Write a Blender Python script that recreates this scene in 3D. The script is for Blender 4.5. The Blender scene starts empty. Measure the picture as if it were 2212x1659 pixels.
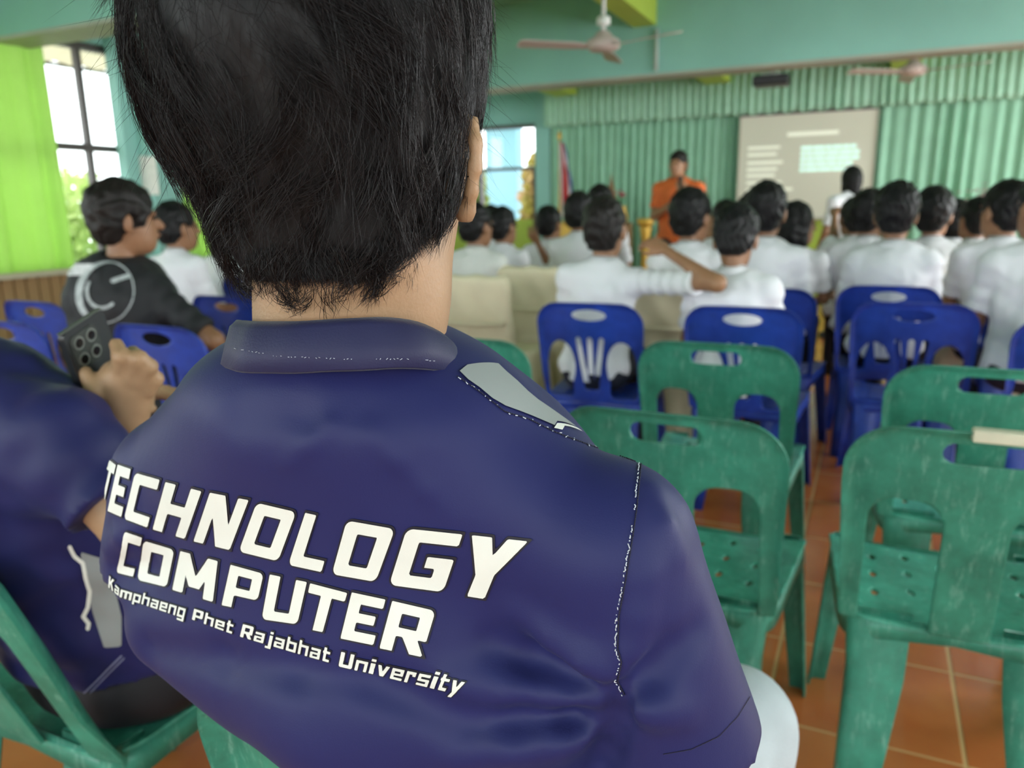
import bpy, math, random
import numpy as np
from mathutils import Vector, Matrix
from mathutils.bvhtree import BVHTree

random.seed(7)
RNG = np.random.default_rng(7)
scene = bpy.context.scene
COL = scene.collection

# ------------------------------------------------------------------ camera
F_PX, IW, IH = 1662.0, 2212, 1659
PSI, TH, RHO = math.radians(25.0), math.radians(13.0), math.radians(1.0)
CAM = np.array([0.0, 0.0, 1.19])
CF = np.array([-math.sin(PSI) * math.cos(TH), math.cos(PSI) * math.cos(TH), -math.sin(TH)])
_r0 = np.array([math.cos(PSI), math.sin(PSI), 0.0])
_u0 = np.cross(_r0, CF)
CR = math.cos(RHO) * _r0 - math.sin(RHO) * _u0
CU = math.cos(RHO) * _u0 + math.sin(RHO) * _r0


def ray(px, py):
    return CF + (px - IW / 2) / F_PX * CR - (py - IH / 2) / F_PX * CU


def at_d(px, py, d):
    return CAM + ray(px, py) * d


def at_z(px, py, z):
    d = ray(px, py)
    return CAM + d * (z - CAM[2]) / d[2]


def at_y(px, py, y):
    d = ray(px, py)
    return CAM + d * (y - CAM[1]) / d[1]


def at_x(px, py, x):
    d = ray(px, py)
    return CAM + d * (x - CAM[0]) / d[0]


cd = bpy.data.cameras.new('camera')
cam = bpy.data.objects.new('camera', cd)
COL.objects.link(cam)
cd.sensor_width = 36.0
cd.lens = 36.0 * F_PX / IW
cd.clip_start = 0.02
m = Matrix.Identity(4)
for i in range(3):
    m[i][0], m[i][1], m[i][2], m[i][3] = CR[i], CU[i], -CF[i], CAM[i]
cam.matrix_world = m
cd.dof.use_dof = True
cd.dof.focus_distance = 0.46
cd.dof.aperture_fstop = 7.4
scene.camera = cam

# ------------------------------------------------------------------ world, lights, exposure
w = bpy.data.worlds.new('daylight')
scene.world = w
w.use_nodes = True
nt = w.node_tree
bg = nt.nodes['Background']
bg.inputs[0].default_value = (0.93, 0.97, 1.0, 1)
bg.inputs[1].default_value = 4.0
vs = scene.view_settings
vs.view_transform = 'Standard'
vs.look = 'None'
vs.gamma = 1.0
vs.use_curve_mapping = False
vs.exposure = 0.42


def area(name, loc, direction, sx, sy, power, color=(1, 1, 1), portal=False):
    l = bpy.data.lights.new(name, 'AREA')
    l.shape = 'RECTANGLE'
    l.size, l.size_y = sx, sy
    l.energy = power
    l.color = color
    if portal:
        l.cycles.is_portal = True
    o = bpy.data.objects.new(name, l)
    COL.objects.link(o)
    o.location = loc
    o.rotation_euler = Vector(direction).to_track_quat('-Z', 'Y').to_euler()
    return o


# daylight through the windows: sky light for the left side, window-sized lights for the
# window rows on the right and behind the photographer
area('window_daylight_left', (-6.42, 4.0, 1.7), (1, 0, 0), 2.4, 1.85, 1, portal=True)
area('window_daylight_left_far', (-6.42, 7.6, 1.7), (1, 0, 0), 3.4, 1.85, 1, portal=True)
area('window_daylight_left_near', (-6.42, -1.0, 1.7), (1, 0, 0), 6.5, 1.85, 1, portal=True)
for yy, pw_ in ((-3.0, 25), (1.2, 30), (5.4, 135), (8.85, 75)):
    area('window_daylight_right', (4.95, yy, 1.75), (-1, 0, -0.1), 2.6 if yy > 8 else 3.4, 1.7, pw_, (0.97, 0.99, 1.0))
for xx, pw_ in ((-4.2, 75), (0.0, 32), (3.4, 12)):
    area('window_daylight_rear', (xx, -4.95, 1.75), (0, 1, -0.05), 2.6, 1.7, pw_, (0.97, 0.99, 1.0))

# ------------------------------------------------------------------ materials
MATS = {}


def mat(name, col, rough=0.6, var=0.0, scale=8.0, bump=0.0, bscale=60.0, metallic=0.0, spec=0.5, sheen=0.0,
        trans=0.0, col2=None, detail=4.0, thr=None, coat=0.0, stretch=None):
    """Principled material with object-space noise for tone variation and fine relief."""
    if name in MATS:
        return MATS[name]
    mm = bpy.data.materials.new(name)
    mm.use_nodes = True
    nt = mm.node_tree
    b = nt.nodes['Principled BSDF']
    b.inputs['Roughness'].default_value = rough
    b.inputs['Metallic'].default_value = metallic
    b.inputs['Specular IOR Level'].default_value = spec
    if sheen:
        b.inputs['Sheen Weight'].default_value = sheen
        b.inputs['Sheen Roughness'].default_value = 0.4
    if coat:
        b.inputs['Coat Weight'].default_value = coat
        b.inputs['Coat Roughness'].default_value = 0.12
    b.inputs['Base Color'].default_value = (*col, 1)
    tc = nt.nodes.new('ShaderNodeTexCoord')
    src = tc.outputs['Object']
    if stretch:
        mp = nt.nodes.new('ShaderNodeMapping')
        mp.inputs['Scale'].default_value = stretch
        nt.links.new(src, mp.inputs['Vector'])
        src = mp.outputs['Vector']
    if var or col2:
        n = nt.nodes.new('ShaderNodeTexNoise')
        n.inputs['Scale'].default_value = scale
        n.inputs['Detail'].default_value = detail
        nt.links.new(src, n.inputs['Vector'])
        r = nt.nodes.new('ShaderNodeValToRGB')
        lo, hi = thr if thr else (0.3, 0.7)
        r.color_ramp.elements[0].position = lo
        r.color_ramp.elements[1].position = hi
        if col2:
            r.color_ramp.elements[0].color = (*col, 1)
            r.color_ramp.elements[1].color = (*col2, 1)
        else:
            r.color_ramp.elements[0].color = (*[c * (1 - var) for c in col], 1)
            r.color_ramp.elements[1].color = (*[min(1, c * (1 + var)) for c in col], 1)
        nt.links.new(n.outputs['Fac'], r.inputs['Fac'])
        nt.links.new(r.outputs['Color'], b.inputs['Base Color'])
    if bump:
        n2 = nt.nodes.new('ShaderNodeTexNoise')
        n2.inputs['Scale'].default_value = bscale
        n2.inputs['Detail'].default_value = 3
        nt.links.new(src, n2.inputs['Vector'])
        bp = nt.nodes.new('ShaderNodeBump')
        bp.inputs['Strength'].default_value = bump
        bp.inputs['Distance'].default_value = 0.01
        nt.links.new(n2.outputs['Fac'], bp.inputs['Height'])
        nt.links.new(bp.outputs['Normal'], b.inputs['Normal'])
    if trans:
        out = nt.nodes['Material Output']
        t = nt.nodes.new('ShaderNodeBsdfTranslucent')
        t.inputs[0].default_value = (*col, 1)
        mx = nt.nodes.new('ShaderNodeMixShader')
        mx.inputs[0].default_value = trans
        nt.links.new(b.outputs[0], mx.inputs[1])
        nt.links.new(t.outputs[0], mx.inputs[2])
        nt.links.new(mx.outputs[0], out.inputs['Surface'])
    MATS[name] = mm
    return mm


def emit(name, col, strength):
    mm = bpy.data.materials.new(name)
    mm.use_nodes = True
    b = mm.node_tree.nodes['Principled BSDF']
    b.inputs['Base Color'].default_value = (*col, 1)
    b.inputs['Emission Color'].default_value = (*col, 1)
    b.inputs['Emission Strength'].default_value = strength
    return mm


def glass(name):
    mm = bpy.data.materials.new(name)
    mm.use_nodes = True
    nt = mm.node_tree
    t = nt.nodes.new('ShaderNodeBsdfTransparent')
    t.inputs[0].default_value = (0.96, 0.98, 0.97, 1)
    g = nt.nodes.new('ShaderNodeBsdfGlossy')
    g.inputs['Roughness'].default_value = 0.02
    mx = nt.nodes.new('ShaderNodeMixShader')
    mx.inputs[0].default_value = 0.06
    nt.links.new(t.outputs[0], mx.inputs[1])
    nt.links.new(g.outputs[0], mx.inputs[2])
    nt.links.new(mx.outputs[0], nt.nodes['Material Output'].inputs['Surface'])
    return mm


def plastic_mat(name, base, scuff, rough=0.33, scr=0.55):
    """Worn moulded plastic: mottled tone, pale scuffs and thin scratches."""
    mm = bpy.data.materials.new(name)
    mm.use_nodes = True
    nt = mm.node_tree
    b = nt.nodes['Principled BSDF']
    tc = nt.nodes.new('ShaderNodeTexCoord')
    n1 = nt.nodes.new('ShaderNodeTexNoise')
    n1.inputs['Scale'].default_value = 9
    n1.inputs['Detail'].default_value = 6
    n1.inputs['Roughness'].default_value = 0.7
    nt.links.new(tc.outputs['Object'], n1.inputs['Vector'])
    r1 = nt.nodes.new('ShaderNodeValToRGB')
    r1.color_ramp.elements[0].position = 0.3
    r1.color_ramp.elements[1].position = 0.72
    r1.color_ramp.elements[0].color = (*[c * 0.62 for c in base], 1)
    r1.color_ramp.elements[1].color = (*[c * 1.45 for c in base], 1)
    nt.links.new(n1.outputs['Fac'], r1.inputs['Fac'])
    mp = nt.nodes.new('ShaderNodeMapping')
    mp.inputs['Scale'].default_value = (70, 70, 9)
    mp.inputs['Rotation'].default_value = (0.2, 0.5, 0.1)
    nt.links.new(tc.outputs['Object'], mp.inputs['Vector'])
    n2 = nt.nodes.new('ShaderNodeTexNoise')
    n2.inputs['Scale'].default_value = 1.0
    n2.inputs['Detail'].default_value = 5
    n2.inputs['Roughness'].default_value = 0.8
    nt.links.new(mp.outputs['Vector'], n2.inputs['Vector'])
    r2 = nt.nodes.new('ShaderNodeValToRGB')
    r2.color_ramp.elements[0].position = 0.54
    r2.color_ramp.elements[1].position = 0.74
    r2.color_ramp.elements[0].color = (0, 0, 0, 1)
    r2.color_ramp.elements[1].color = (scr, scr, scr, 1)
    nt.links.new(n2.outputs['Fac'], r2.inputs['Fac'])
    mx = nt.nodes.new('ShaderNodeMixRGB')
    nt.links.new(r2.outputs['Color'], mx.inputs[0])
    nt.links.new(r1.outputs['Color'], mx.inputs[1])
    mx.inputs[2].default_value = (*scuff, 1)
    nt.links.new(mx.outputs[0], b.inputs['Base Color'])
    mr = nt.nodes.new('ShaderNodeMapRange')
    nt.links.new(n1.outputs['Fac'], mr.inputs[0])
    mr.inputs[3].default_value = rough - 0.08
    mr.inputs[4].default_value = rough + 0.18
    nt.links.new(mr.outputs[0], b.inputs['Roughness'])
    return mm


# ------------------------------------------------------------------ object helpers
def tag(o, label=None, cat=None, group=None, kind=None):
    if label:
        o['label'] = label
    if cat:
        o['category'] = cat
    if group:
        o['group'] = group
    if kind:
        o['kind'] = kind
    return o


def empty(name, loc=(0, 0, 0), rz=0.0):
    o = bpy.data.objects.new(name, None)
    o.empty_display_size = 0.1
    COL.objects.link(o)
    o.location = [float(c) for c in loc]
    o.rotation_euler = (0, 0, rz)
    return o


def fast_mesh(name, V, faces, smooth=True):
    """faces: int array (n,3|4) or list of index tuples."""
    me = bpy.data.meshes.new(name)
    V = np.asarray(V, dtype=np.float32)
    if isinstance(faces, np.ndarray):
        n, k = faces.shape
        me.vertices.add(len(V))
        me.vertices.foreach_set('co', V.ravel())
        me.loops.add(n * k)
        me.loops.foreach_set('vertex_index', faces.astype(np.int32).ravel())
        me.polygons.add(n)
        me.polygons.foreach_set('loop_start', np.arange(0, n * k, k, dtype=np.int32))
        me.polygons.foreach_set('loop_total', np.full(n, k, dtype=np.int32))
    else:
        me.from_pydata([tuple(map(float, v)) for v in V], [], [tuple(int(i) for i in f) for f in faces])
    me.update(calc_edges=True)
    me.validate()
    if smooth:
        me.polygons.foreach_set('use_smooth', np.ones(len(me.polygons), dtype=bool))
    return me


def link(name, me, material, parent=None, local=True):
    """Link a mesh; with a parent the vertices are taken as world coordinates unless local."""
    o = bpy.data.objects.new(name, me)
    COL.objects.link(o)
    if material is not None:
        me.materials.clear()
        me.materials.append(material)
    if parent is not None:
        o.parent = parent
        if not local:
            o.matrix_parent_inverse = pw(parent).inverted()
    return o


def pw(o):
    mw = Matrix.LocRotScale(o.location, o.rotation_euler, o.scale)
    if o.parent:
        mw = pw(o.parent) @ o.matrix_parent_inverse @ mw
    return mw


class MB:
    """Collects simple solids into one mesh."""

    def __init__(self):
        self.v, self.f = [], []

    def add(self, V, Fs):
        o = len(self.v)
        self.v += [tuple(map(float, p)) for p in V]
        self.f += [tuple(i + o for i in f) for f in Fs]
        return self

    def box(self, a, b):
        x0, y0, z0 = a
        x1, y1, z1 = b
        return self.add([(x0, y0, z0), (x1, y0, z0), (x1, y1, z0), (x0, y1, z0), (x0, y0, z1), (x1, y0, z1), (x1, y1, z1), (x0, y1, z1)],
                        [(0, 3, 2, 1), (4, 5, 6, 7), (0, 1, 5, 4), (1, 2, 6, 5), (2, 3, 7, 6), (3, 0, 4, 7)])

    def tube(self, pts, r, n=8, cap=True):
        pts = [np.array(p, float) for p in pts]
        rs = r if hasattr(r, '__len__') else [r] * len(pts)
        V, Fs = [], []
        for i, p in enumerate(pts):
            d = pts[min(i + 1, len(pts) - 1)] - pts[max(i - 1, 0)]
            d = d / (np.linalg.norm(d) + 1e-9)
            a = np.array([0, 0, 1.0]) if abs(d[2]) < 0.9 else np.array([1.0, 0, 0])
            u = np.cross(d, a)
            u /= np.linalg.norm(u)
            v = np.cross(d, u)
            for k in range(n):
                t = 2 * math.pi * k / n
                V.append(p + rs[i] * (math.cos(t) * u + math.sin(t) * v))
        for i in range(len(pts) - 1):
            for k in range(n):
                k2 = (k + 1) % n
                Fs.append((i * n + k, (i + 1) * n + k, (i + 1) * n + k2, i * n + k2))
        if cap:
            Fs.append(tuple(range(n)))
            Fs.append(tuple(reversed(range((len(pts) - 1) * n, len(pts) * n))))
        return self.add(V, Fs)

    def lathe(self, prof, c=(0, 0, 0), n=20):
        V, Fs = [], []
        for r, z in prof:
            for k in range(n):
                t = 2 * math.pi * k / n
                V.append((c[0] + r * math.cos(t), c[1] + r * math.sin(t), c[2] + z))
        for i in range(len(prof) - 1):
            for k in range(n):
                k2 = (k + 1) % n
                Fs.append((i * n + k, i * n + k2, (i + 1) * n + k2, (i + 1) * n + k))
        Fs.append(tuple(reversed(range(n))))
        Fs.append(tuple(range((len(prof) - 1) * n, len(prof) * n)))
        return self.add(V, Fs)

    def build(self, name, material, parent=None, smooth=False, local=True, bevel=0.0):
        me = bpy.data.meshes.new(name)
        me.from_pydata(self.v, [], self.f)
        me.update()
        if smooth:
            me.polygons.foreach_set('use_smooth', np.ones(len(me.polygons), dtype=bool))
        o = link(name, me, material, parent, local)
        if bevel:
            bv = o.modifiers.new('bevel', 'BEVEL')
            bv.width = bevel
            bv.segments = 2
        return o


def struct(o):
    o['kind'] = 'structure'
    return o


# ------------------------------------------------------------------ 2D contour mesher (plates with holes, lettering)
def contour2d(field, x0, x1, y0, y1, h):
    nx, ny = int(math.ceil((x1 - x0) / h)) + 1, int(math.ceil((y1 - y0) / h)) + 1
    xs, ys = x0 + np.arange(nx) * h, y0 + np.arange(ny) * h
    X, Y = np.meshgrid(xs, ys, indexing='ij')
    Fv = field(X, Y)
    ins = Fv < 0
    verts, idx = [], {}

    def node(i, j):
        k = (i, j, 0)
        if k not in idx:
            idx[k] = len(verts)
            verts.append((xs[i], ys[j]))
        return idx[k]

    def cross(i, j, i2, j2):
        if (i2, j2) < (i, j):
            i, j, i2, j2 = i2, j2, i, j
        k = (i, j, 1 if i2 > i else 2)
        if k not in idx:
            a, b = Fv[i, j], Fv[i2, j2]
            t = min(0.97, max(0.03, a / (a - b)))
            idx[k] = len(verts)
            verts.append((xs[i] + t * (xs[i2] - xs[i]), ys[j] + t * (ys[j2] - ys[j])))
        return idx[k]

    faces = []
    cnt = ins[:-1, :-1].astype(int) + ins[1:, :-1] + ins[1:, 1:] + ins[:-1, 1:]
    for i, j in zip(*np.nonzero(cnt)):
        cs = [(i, j), (i + 1, j), (i + 1, j + 1), (i, j + 1)]
        if cnt[i, j] == 4:
            faces.append(tuple(node(*c) for c in cs))
            continue
        poly = []
        for k in range(4):
            a, b = cs[k], cs[(k + 1) % 4]
            if ins[a]:
                poly.append(node(*a))
            if ins[a] != ins[b]:
                poly.append(cross(*a, *b))
        if len(poly) >= 3:
            faces.append(tuple(poly))
    return np.array(verts), faces


def thick2d(field, box, h, mapfn, t, name, smooth=True):
    """Plate: contour of field, mapped to 3D by mapfn(u, v, w), thickness t."""
    V, Fs = contour2d(field, *box, h)
    n = len(V)
    top = mapfn(V[:, 0], V[:, 1], np.full(n, t / 2))
    bot = mapfn(V[:, 0], V[:, 1], np.full(n, -t / 2))
    faces = list(Fs) + [tuple(i + n for i in reversed(f)) for f in Fs]
    ec = {}
    for f in Fs:
        for a, b in zip(f, f[1:] + f[:1]):
            ec[(a, b)] = 1
    sv = []
    for a, b in ec:
        if (b, a) not in ec:
            sv.append((b, a, a + n, b + n))
    me = fast_mesh(name, np.vstack([top, bot]), faces + sv, smooth)
    if smooth:
        nf = 2 * len(Fs)
        for p in me.polygons[nf:]:
            p.use_smooth = False
    return me


def rbox2(X, Y, cx, cy, hx, hy, r):
    qx, qy = np.abs(X - cx) - hx + r, np.abs(Y - cy) - hy + r
    return np.hypot(np.maximum(qx, 0), np.maximum(qy, 0)) + np.minimum(np.maximum(qx, qy), 0) - r


def ell2(X, Y, cx, cy, rx, ry):
    k = np.hypot((X - cx) / rx, (Y - cy) / ry)
    return (k - 1) * min(rx, ry)


def seg2(X, Y, ax, ay, bx, by, r):
    dx, dy = bx - ax, by - ay
    t = np.clip(((X - ax) * dx + (Y - ay) * dy) / (dx * dx + dy * dy + 1e-12), 0, 1)
    return np.hypot(X - ax - t * dx, Y - ay - t * dy) - r


def convex2(X, Y, poly):
    """signed distance-ish of a convex polygon given counter-clockwise"""
    d = np.full(np.shape(X), -1e9)
    for (ax, ay), (bx, by) in zip(poly, poly[1:] + poly[:1]):
        L = math.hypot(bx - ax, by - ay)
        d = np.maximum(d, ((by - ay) * (X - ax) - (bx - ax) * (Y - ay)) / L)
    return d


# ------------------------------------------------------------------ implicit surfaces
def smin(a, b, k):
    h = np.clip(0.5 + 0.5 * (b - a) / k, 0, 1)
    return b + (a - b) * h - k * h * (1 - h)


def smax(a, b, k):
    return -smin(-a, -b, k)


def ell(P, c, r, R=None):
    q = P - np.asarray(c, np.float32)
    if R is not None:
        q = q @ np.asarray(R, np.float32)
    r = np.asarray(r, np.float32)
    k0 = np.linalg.norm(q / r, axis=1)
    k1 = np.linalg.norm(q / (r * r), axis=1)
    return k0 * (k0 - 1) / np.maximum(k1, 1e-6)


def rc(P, a, b, ra, rb=None):
    rb = ra if rb is None else rb
    a = np.asarray(a, np.float32)
    ba = np.asarray(b, np.float32) - a
    pa = P - a
    t = np.clip(pa @ ba / (ba @ ba + 1e-12), 0, 1)
    return np.linalg.norm(pa - t[:, None] * ba, axis=1) - (ra + (rb - ra) * t)


def rbox3(P, c, hs, r, R=None):
    q = P - np.asarray(c, np.float32)
    if R is not None:
        q = q @ np.asarray(R, np.float32)
    q = np.abs(q) - np.asarray(hs, np.float32) + r
    return np.linalg.norm(np.maximum(q, 0), axis=1) + np.minimum(q.max(axis=1), 0) - r


def wob(P, f, s=0.0):
    x, y, z = P[:, 0] * f, P[:, 1] * f, P[:, 2] * f
    return (np.sin(x * 1.0 + 1.7 * np.sin(y * 0.8 + s) + s) + np.sin(y * 1.1 + 1.3 * np.sin(z * 0.9 + s * 2) + 2.1 * s)
            + np.sin(z * 1.2 + 1.5 * np.sin(x * 0.7 + s * 3) + 0.7)) / 3.0


def sdf_mesh(f, lo, hi, h, K=4):
    lo, hi = np.asarray(lo, float), np.asarray(hi, float)
    nb = np.ceil((hi - lo) / (h * K)).astype(int) + 1
    H = h * K
    ax = [lo[i] + (np.arange(nb[i]) + 0.5) * H for i in range(3)]
    G = np.stack(np.meshgrid(*ax, indexing='ij'), -1).reshape(-1, 3).astype(np.float32)
    c = f(G).reshape(nb)
    act = np.abs(c) < H * 1.35
    n = nb * K
    V = np.repeat(np.repeat(np.repeat(c, K, 0), K, 1), K, 2).astype(np.float32)
    am = np.repeat(np.repeat(np.repeat(act, K, 0), K, 1), K, 2)
    I = np.argwhere(am)
    V[am] = f((lo + (I + 0.5) * h).astype(np.float32))
    org = lo + 0.5 * h
    S = V < 0
    nx, ny, nz = n
    s8 = [S[a:nx - 1 + a, b:ny - 1 + b, c2:nz - 1 + c2] for a in (0, 1) for b in (0, 1) for c2 in (0, 1)]
    sm = sum(x.astype(np.int8) for x in s8)
    cells = np.argwhere((sm > 0) & (sm < 8))
    if len(cells) == 0:
        return np.zeros((0, 3)), np.zeros((0, 4), int)
    cid = -np.ones((nx - 1, ny - 1, nz - 1), np.int32)
    cid[tuple(cells.T)] = np.arange(len(cells))
    acc = np.zeros((len(cells), 3))
    num = np.zeros(len(cells))
    corners = [(a, b, c2) for a in (0, 1) for b in (0, 1) for c2 in (0, 1)]
    for ca in corners:
        for axi in range(3):
            if ca[axi]:
                continue
            cb = list(ca)
            cb[axi] = 1
            va = V[tuple((cells + ca).T)]
            vb = V[tuple((cells + cb).T)]
            k = (va < 0) != (vb < 0)
            t = va / np.where(k, va - vb, 1)
            p = np.array(ca, float)[None, :].repeat(len(cells), 0)
            p[:, axi] += t
            acc += np.where(k[:, None], p, 0)
            num += k
    P = org + (cells + acc / num[:, None]) * h
    quads = []
    for axi in range(3):
        o1, o2 = (axi + 1) % 3, (axi + 2) % 3
        sl0 = [slice(None)] * 3
        sl1 = [slice(None)] * 3
        sl0[axi] = slice(0, n[axi] - 1)
        sl1[axi] = slice(1, n[axi])
        ch = S[tuple(sl0)] != S[tuple(sl1)]
        e = np.argwhere(ch)
        e = e[(e[:, o1] > 0) & (e[:, o2] > 0) & (e[:, o1] < n[o1] - 1) & (e[:, o2] < n[o2] - 1)]
        d1, d2 = np.zeros(3, int), np.zeros(3, int)
        d1[o1] = 1
        d2[o2] = 1
        q = np.stack([cid[tuple((e - d1 - d2).T)], cid[tuple((e - d2).T)], cid[tuple(e.T)], cid[tuple((e - d1).T)]], 1)
        fl = S[tuple(e.T)]
        q[~fl] = q[~fl][:, ::-1]
        quads.append(q)
    Q = np.vstack(quads)
    return P, Q[(Q >= 0).all(1)]


def join_vf(parts):
    V, Q, o = [], [], 0
    for v, q in parts:
        V.append(v)
        Q.append(q + o)
        o += len(v)
    return np.vstack(V), np.vstack(Q)

# ------------------------------------------------------------------ the room
M_teal = mat('teal wall paint', (0.27, 0.55, 0.49), 0.65, 0.06, 1.5)
M_ceil = mat('pale teal ceiling paint', (0.28, 0.55, 0.47), 0.7, 0.05, 1.2)
M_limeP = mat('lime paint', (0.42, 0.55, 0.07), 0.6, 0.08, 2)
M_cream = mat('cream sill paint', (0.62, 0.58, 0.42), 0.5, 0.06, 5)
M_tile = mat('terracotta floor tile', (0.50, 0.125, 0.032), 0.16, 0.0, 3.1, 0.02, 9, col2=(0.68, 0.25, 0.075), thr=(0.3, 0.75), spec=0.5)
M_grout = mat('pale floor grout', (0.55, 0.34, 0.16), 0.7, 0.2, 6)
M_frame = mat('dark window frame', (0.085, 0.07, 0.07), 0.45, 0.1, 6)
M_white = mat('white enamel', (0.75, 0.75, 0.72), 0.4, 0.04, 5)
M_glass = glass('window glass')

XL, XR, YB, YF, ZC = -6.3, 5.0, -5.0, 10.6, 3.35

# floor: grout bed with real tiles where the photo shows them
TX, TY = 0.414, 0.370
X0, Y0 = -0.145, 1.69


def floor_mat():
    mm = bpy.data.materials.new('tiled floor')
    mm.use_nodes = True
    nt = mm.node_tree
    b = nt.nodes['Principled BSDF']
    tc = nt.nodes.new('ShaderNodeTexCoord')
    mp = nt.nodes.new('ShaderNodeMapping')
    mp.inputs['Location'].default_value = (-X0 / TX, -Y0 / TY, 0)
    mp.inputs['Scale'].default_value = (1 / TX, 1 / TY, 1)
    nt.links.new(tc.outputs['Object'], mp.inputs['Vector'])
    br = nt.nodes.new('ShaderNodeTexBrick')
    br.offset = 0
    br.inputs['Scale'].default_value = 1
    br.inputs['Brick Width'].default_value = 1
    br.inputs['Row Height'].default_value = 1
    br.inputs['Mortar Size'].default_value = 0.013
    br.inputs['Color1'].default_value = (0.42, 0.10, 0.027, 1)
    br.inputs['Color2'].default_value = (0.55, 0.17, 0.05, 1)
    br.inputs['Mortar'].default_value = (0.74, 0.46, 0.20, 1)
    nt.links.new(mp.outputs['Vector'], br.inputs['Vector'])
    nt.links.new(br.outputs['Color'], b.inputs['Base Color'])
    b.inputs['Roughness'].default_value = 0.2
    return mm


floor = struct(MB().box((XL, YB, -0.12), (XR, YF, 0.0032)).build('floor', floor_mat()))
tm = MB().box((0.005, 0.005, 0.0), (TX - 0.005, TY - 0.005, 0.0045))
tile_me = None
cells = []
for i in range(-16, 12):
    for j in range(-6, 22):
        cx, cy = X0 + (i + 0.5) * TX, Y0 + (j + 0.5) * TY
        v = np.array([cx, cy, 0]) - CAM
        d = v @ CF
        if d < 0.4 or cy > 9 or cx < XL + 0.3 or cx > XR - 0.3:
            continue
        px, py = IW / 2 + F_PX * (v @ CR) / d, IH / 2 - F_PX * (v @ CU) / d
        if -150 < px < IW + 200 and py < IH + 250:
            vis = (px > 1180) * 2.0 + (px < 520) * 0.5
            cells.append((d - vis, i, j))
cells.sort()
for _, i, j in cells[:260]:
    if tile_me is None:
        t0 = tm.build('floor_tile', M_tile, floor, bevel=0.0)
        tile_me = t0.data
    else:
        t0 = bpy.data.objects.new('floor_tile', tile_me)
        COL.objects.link(t0)
        t0.parent = floor
    t0.location = (X0 + i * TX, Y0 + j * TY, random.uniform(-0.0006, 0.0006))

# walls
lw = MB()
lw.box((XL - 0.2, YB, -0.12), (XL, YF, 0.72))
lw.box((XL - 0.2, YB, 2.64), (XL, YF, ZC))
for y0, y1 in ((-5.0, -4.4), (1.1, 1.6), (5.27, 5.64), (9.6, 10.6)):
    lw.box((XL - 0.2, y0, 0.72), (XL, y1, 2.64))
wall_left = struct(lw.build('wall_left', M_teal))
struct(MB().box((XL - 0.02, 5.27, 0), (XL + 0.22, 5.60, ZC)).build('trim_1', M_teal))
struct(MB().box((XL + 0.0, 5.12, 0), (XL + 0.10, 5.27, ZC)).build('trim_2', M_teal))
rw = MB()
rw.box((XR, YB, -0.12), (XR + 0.2, YF, 0.9))
rw.box((XR, YB, 2.62), (XR + 0.2, YF, ZC))
for y0, y1 in ((-5.0, -4.7), (-1.3, -0.5), (2.9, 3.7), (7.1, 7.5), (10.2, 10.6)):
    rw.box((XR, y0, 0.9), (XR + 0.2, y1, 2.62))
struct(rw.build('wall_right', M_teal))
bw = MB()
bw.box((XL, YB - 0.2, -0.12), (XR, YB, 0.9))
bw.box((XL, YB - 0.2, 2.62), (XR, YB, ZC))
for x0, x1 in ((-6.3, -5.5), (-2.9, -1.3), (1.3, 2.1), (4.7, 5.0)):
    bw.box((x0, YB - 0.2, 0.9), (x1, YB, 2.62))
struct(bw.build('wall_back', M_teal))
fw = MB()
DX0, DX1, DZ = -5.62, -4.44, 2.33
fw.box((XL, YF, -0.12), (DX0, YF + 0.2, ZC))
fw.box((DX0, YF, DZ), (DX1, YF + 0.2, ZC))
fw.box((DX1, YF, -0.12), (XR, YF + 0.2, ZC))
struct(fw.build('wall_front', M_teal))
struct(MB().box((-4.44, YF - 0.16, 0), (-4.22, YF, ZC)).build('trim_3', M_teal))
struct(MB().box((XL, YF - 0.07, 2.72), (-4.44, YF, 2.80)).build('trim_4', M_teal))
struct(MB().box((XL, YF - 0.02, 0), (XR, YF, 1.0)).build('trim_5', M_limeP))
struct(MB().box((XL, YB, ZC), (XR, YF, ZC + 0.15)).build('ceiling', M_ceil))
# ceiling beams across the room, and the lime painted joists along it
for y, zb in ((4.05, 2.50), (8.3, 2.50), (-0.3, 2.52)):
    o = struct(MB().box((XL, y, zb), (XR, y + 0.28, ZC)).build('ceiling_beam', M_teal))
    p = MB().box((XL, y - 0.012, zb - 0.03), (XR, y + 0.292, zb)).build('beam_soffit', mat('pale grey beam soffit', (0.40, 0.42, 0.36), 0.6, 0.1, 3), o)
jm = M_limeP
for x in (-4.42, -2.42, 1.6, 3.6):
    struct(MB().box((x, 4.33, 2.96), (x + 0.24, 8.3, ZC)).build('ceiling_joist', jm))
for x in (-4.05, -2.05, 0.02, 2.1):
    struct(MB().box((x, 8.58, 2.62), (x + 0.30, YF, 2.92)).build('ceiling_joist', jm))
# conduit on the beam face
c0 = at_y(1420, 55, 8.29)
tag(MB().tube([(c0[0], 8.275, 2.92), (c0[0], 8.275, 2.52)], 0.022, 8).build('conduit', mat('grey conduit', (0.45, 0.52, 0.48), 0.5), smooth=True),
    'thin grey conduit running down the face of the teal ceiling beam', 'conduit')

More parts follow.
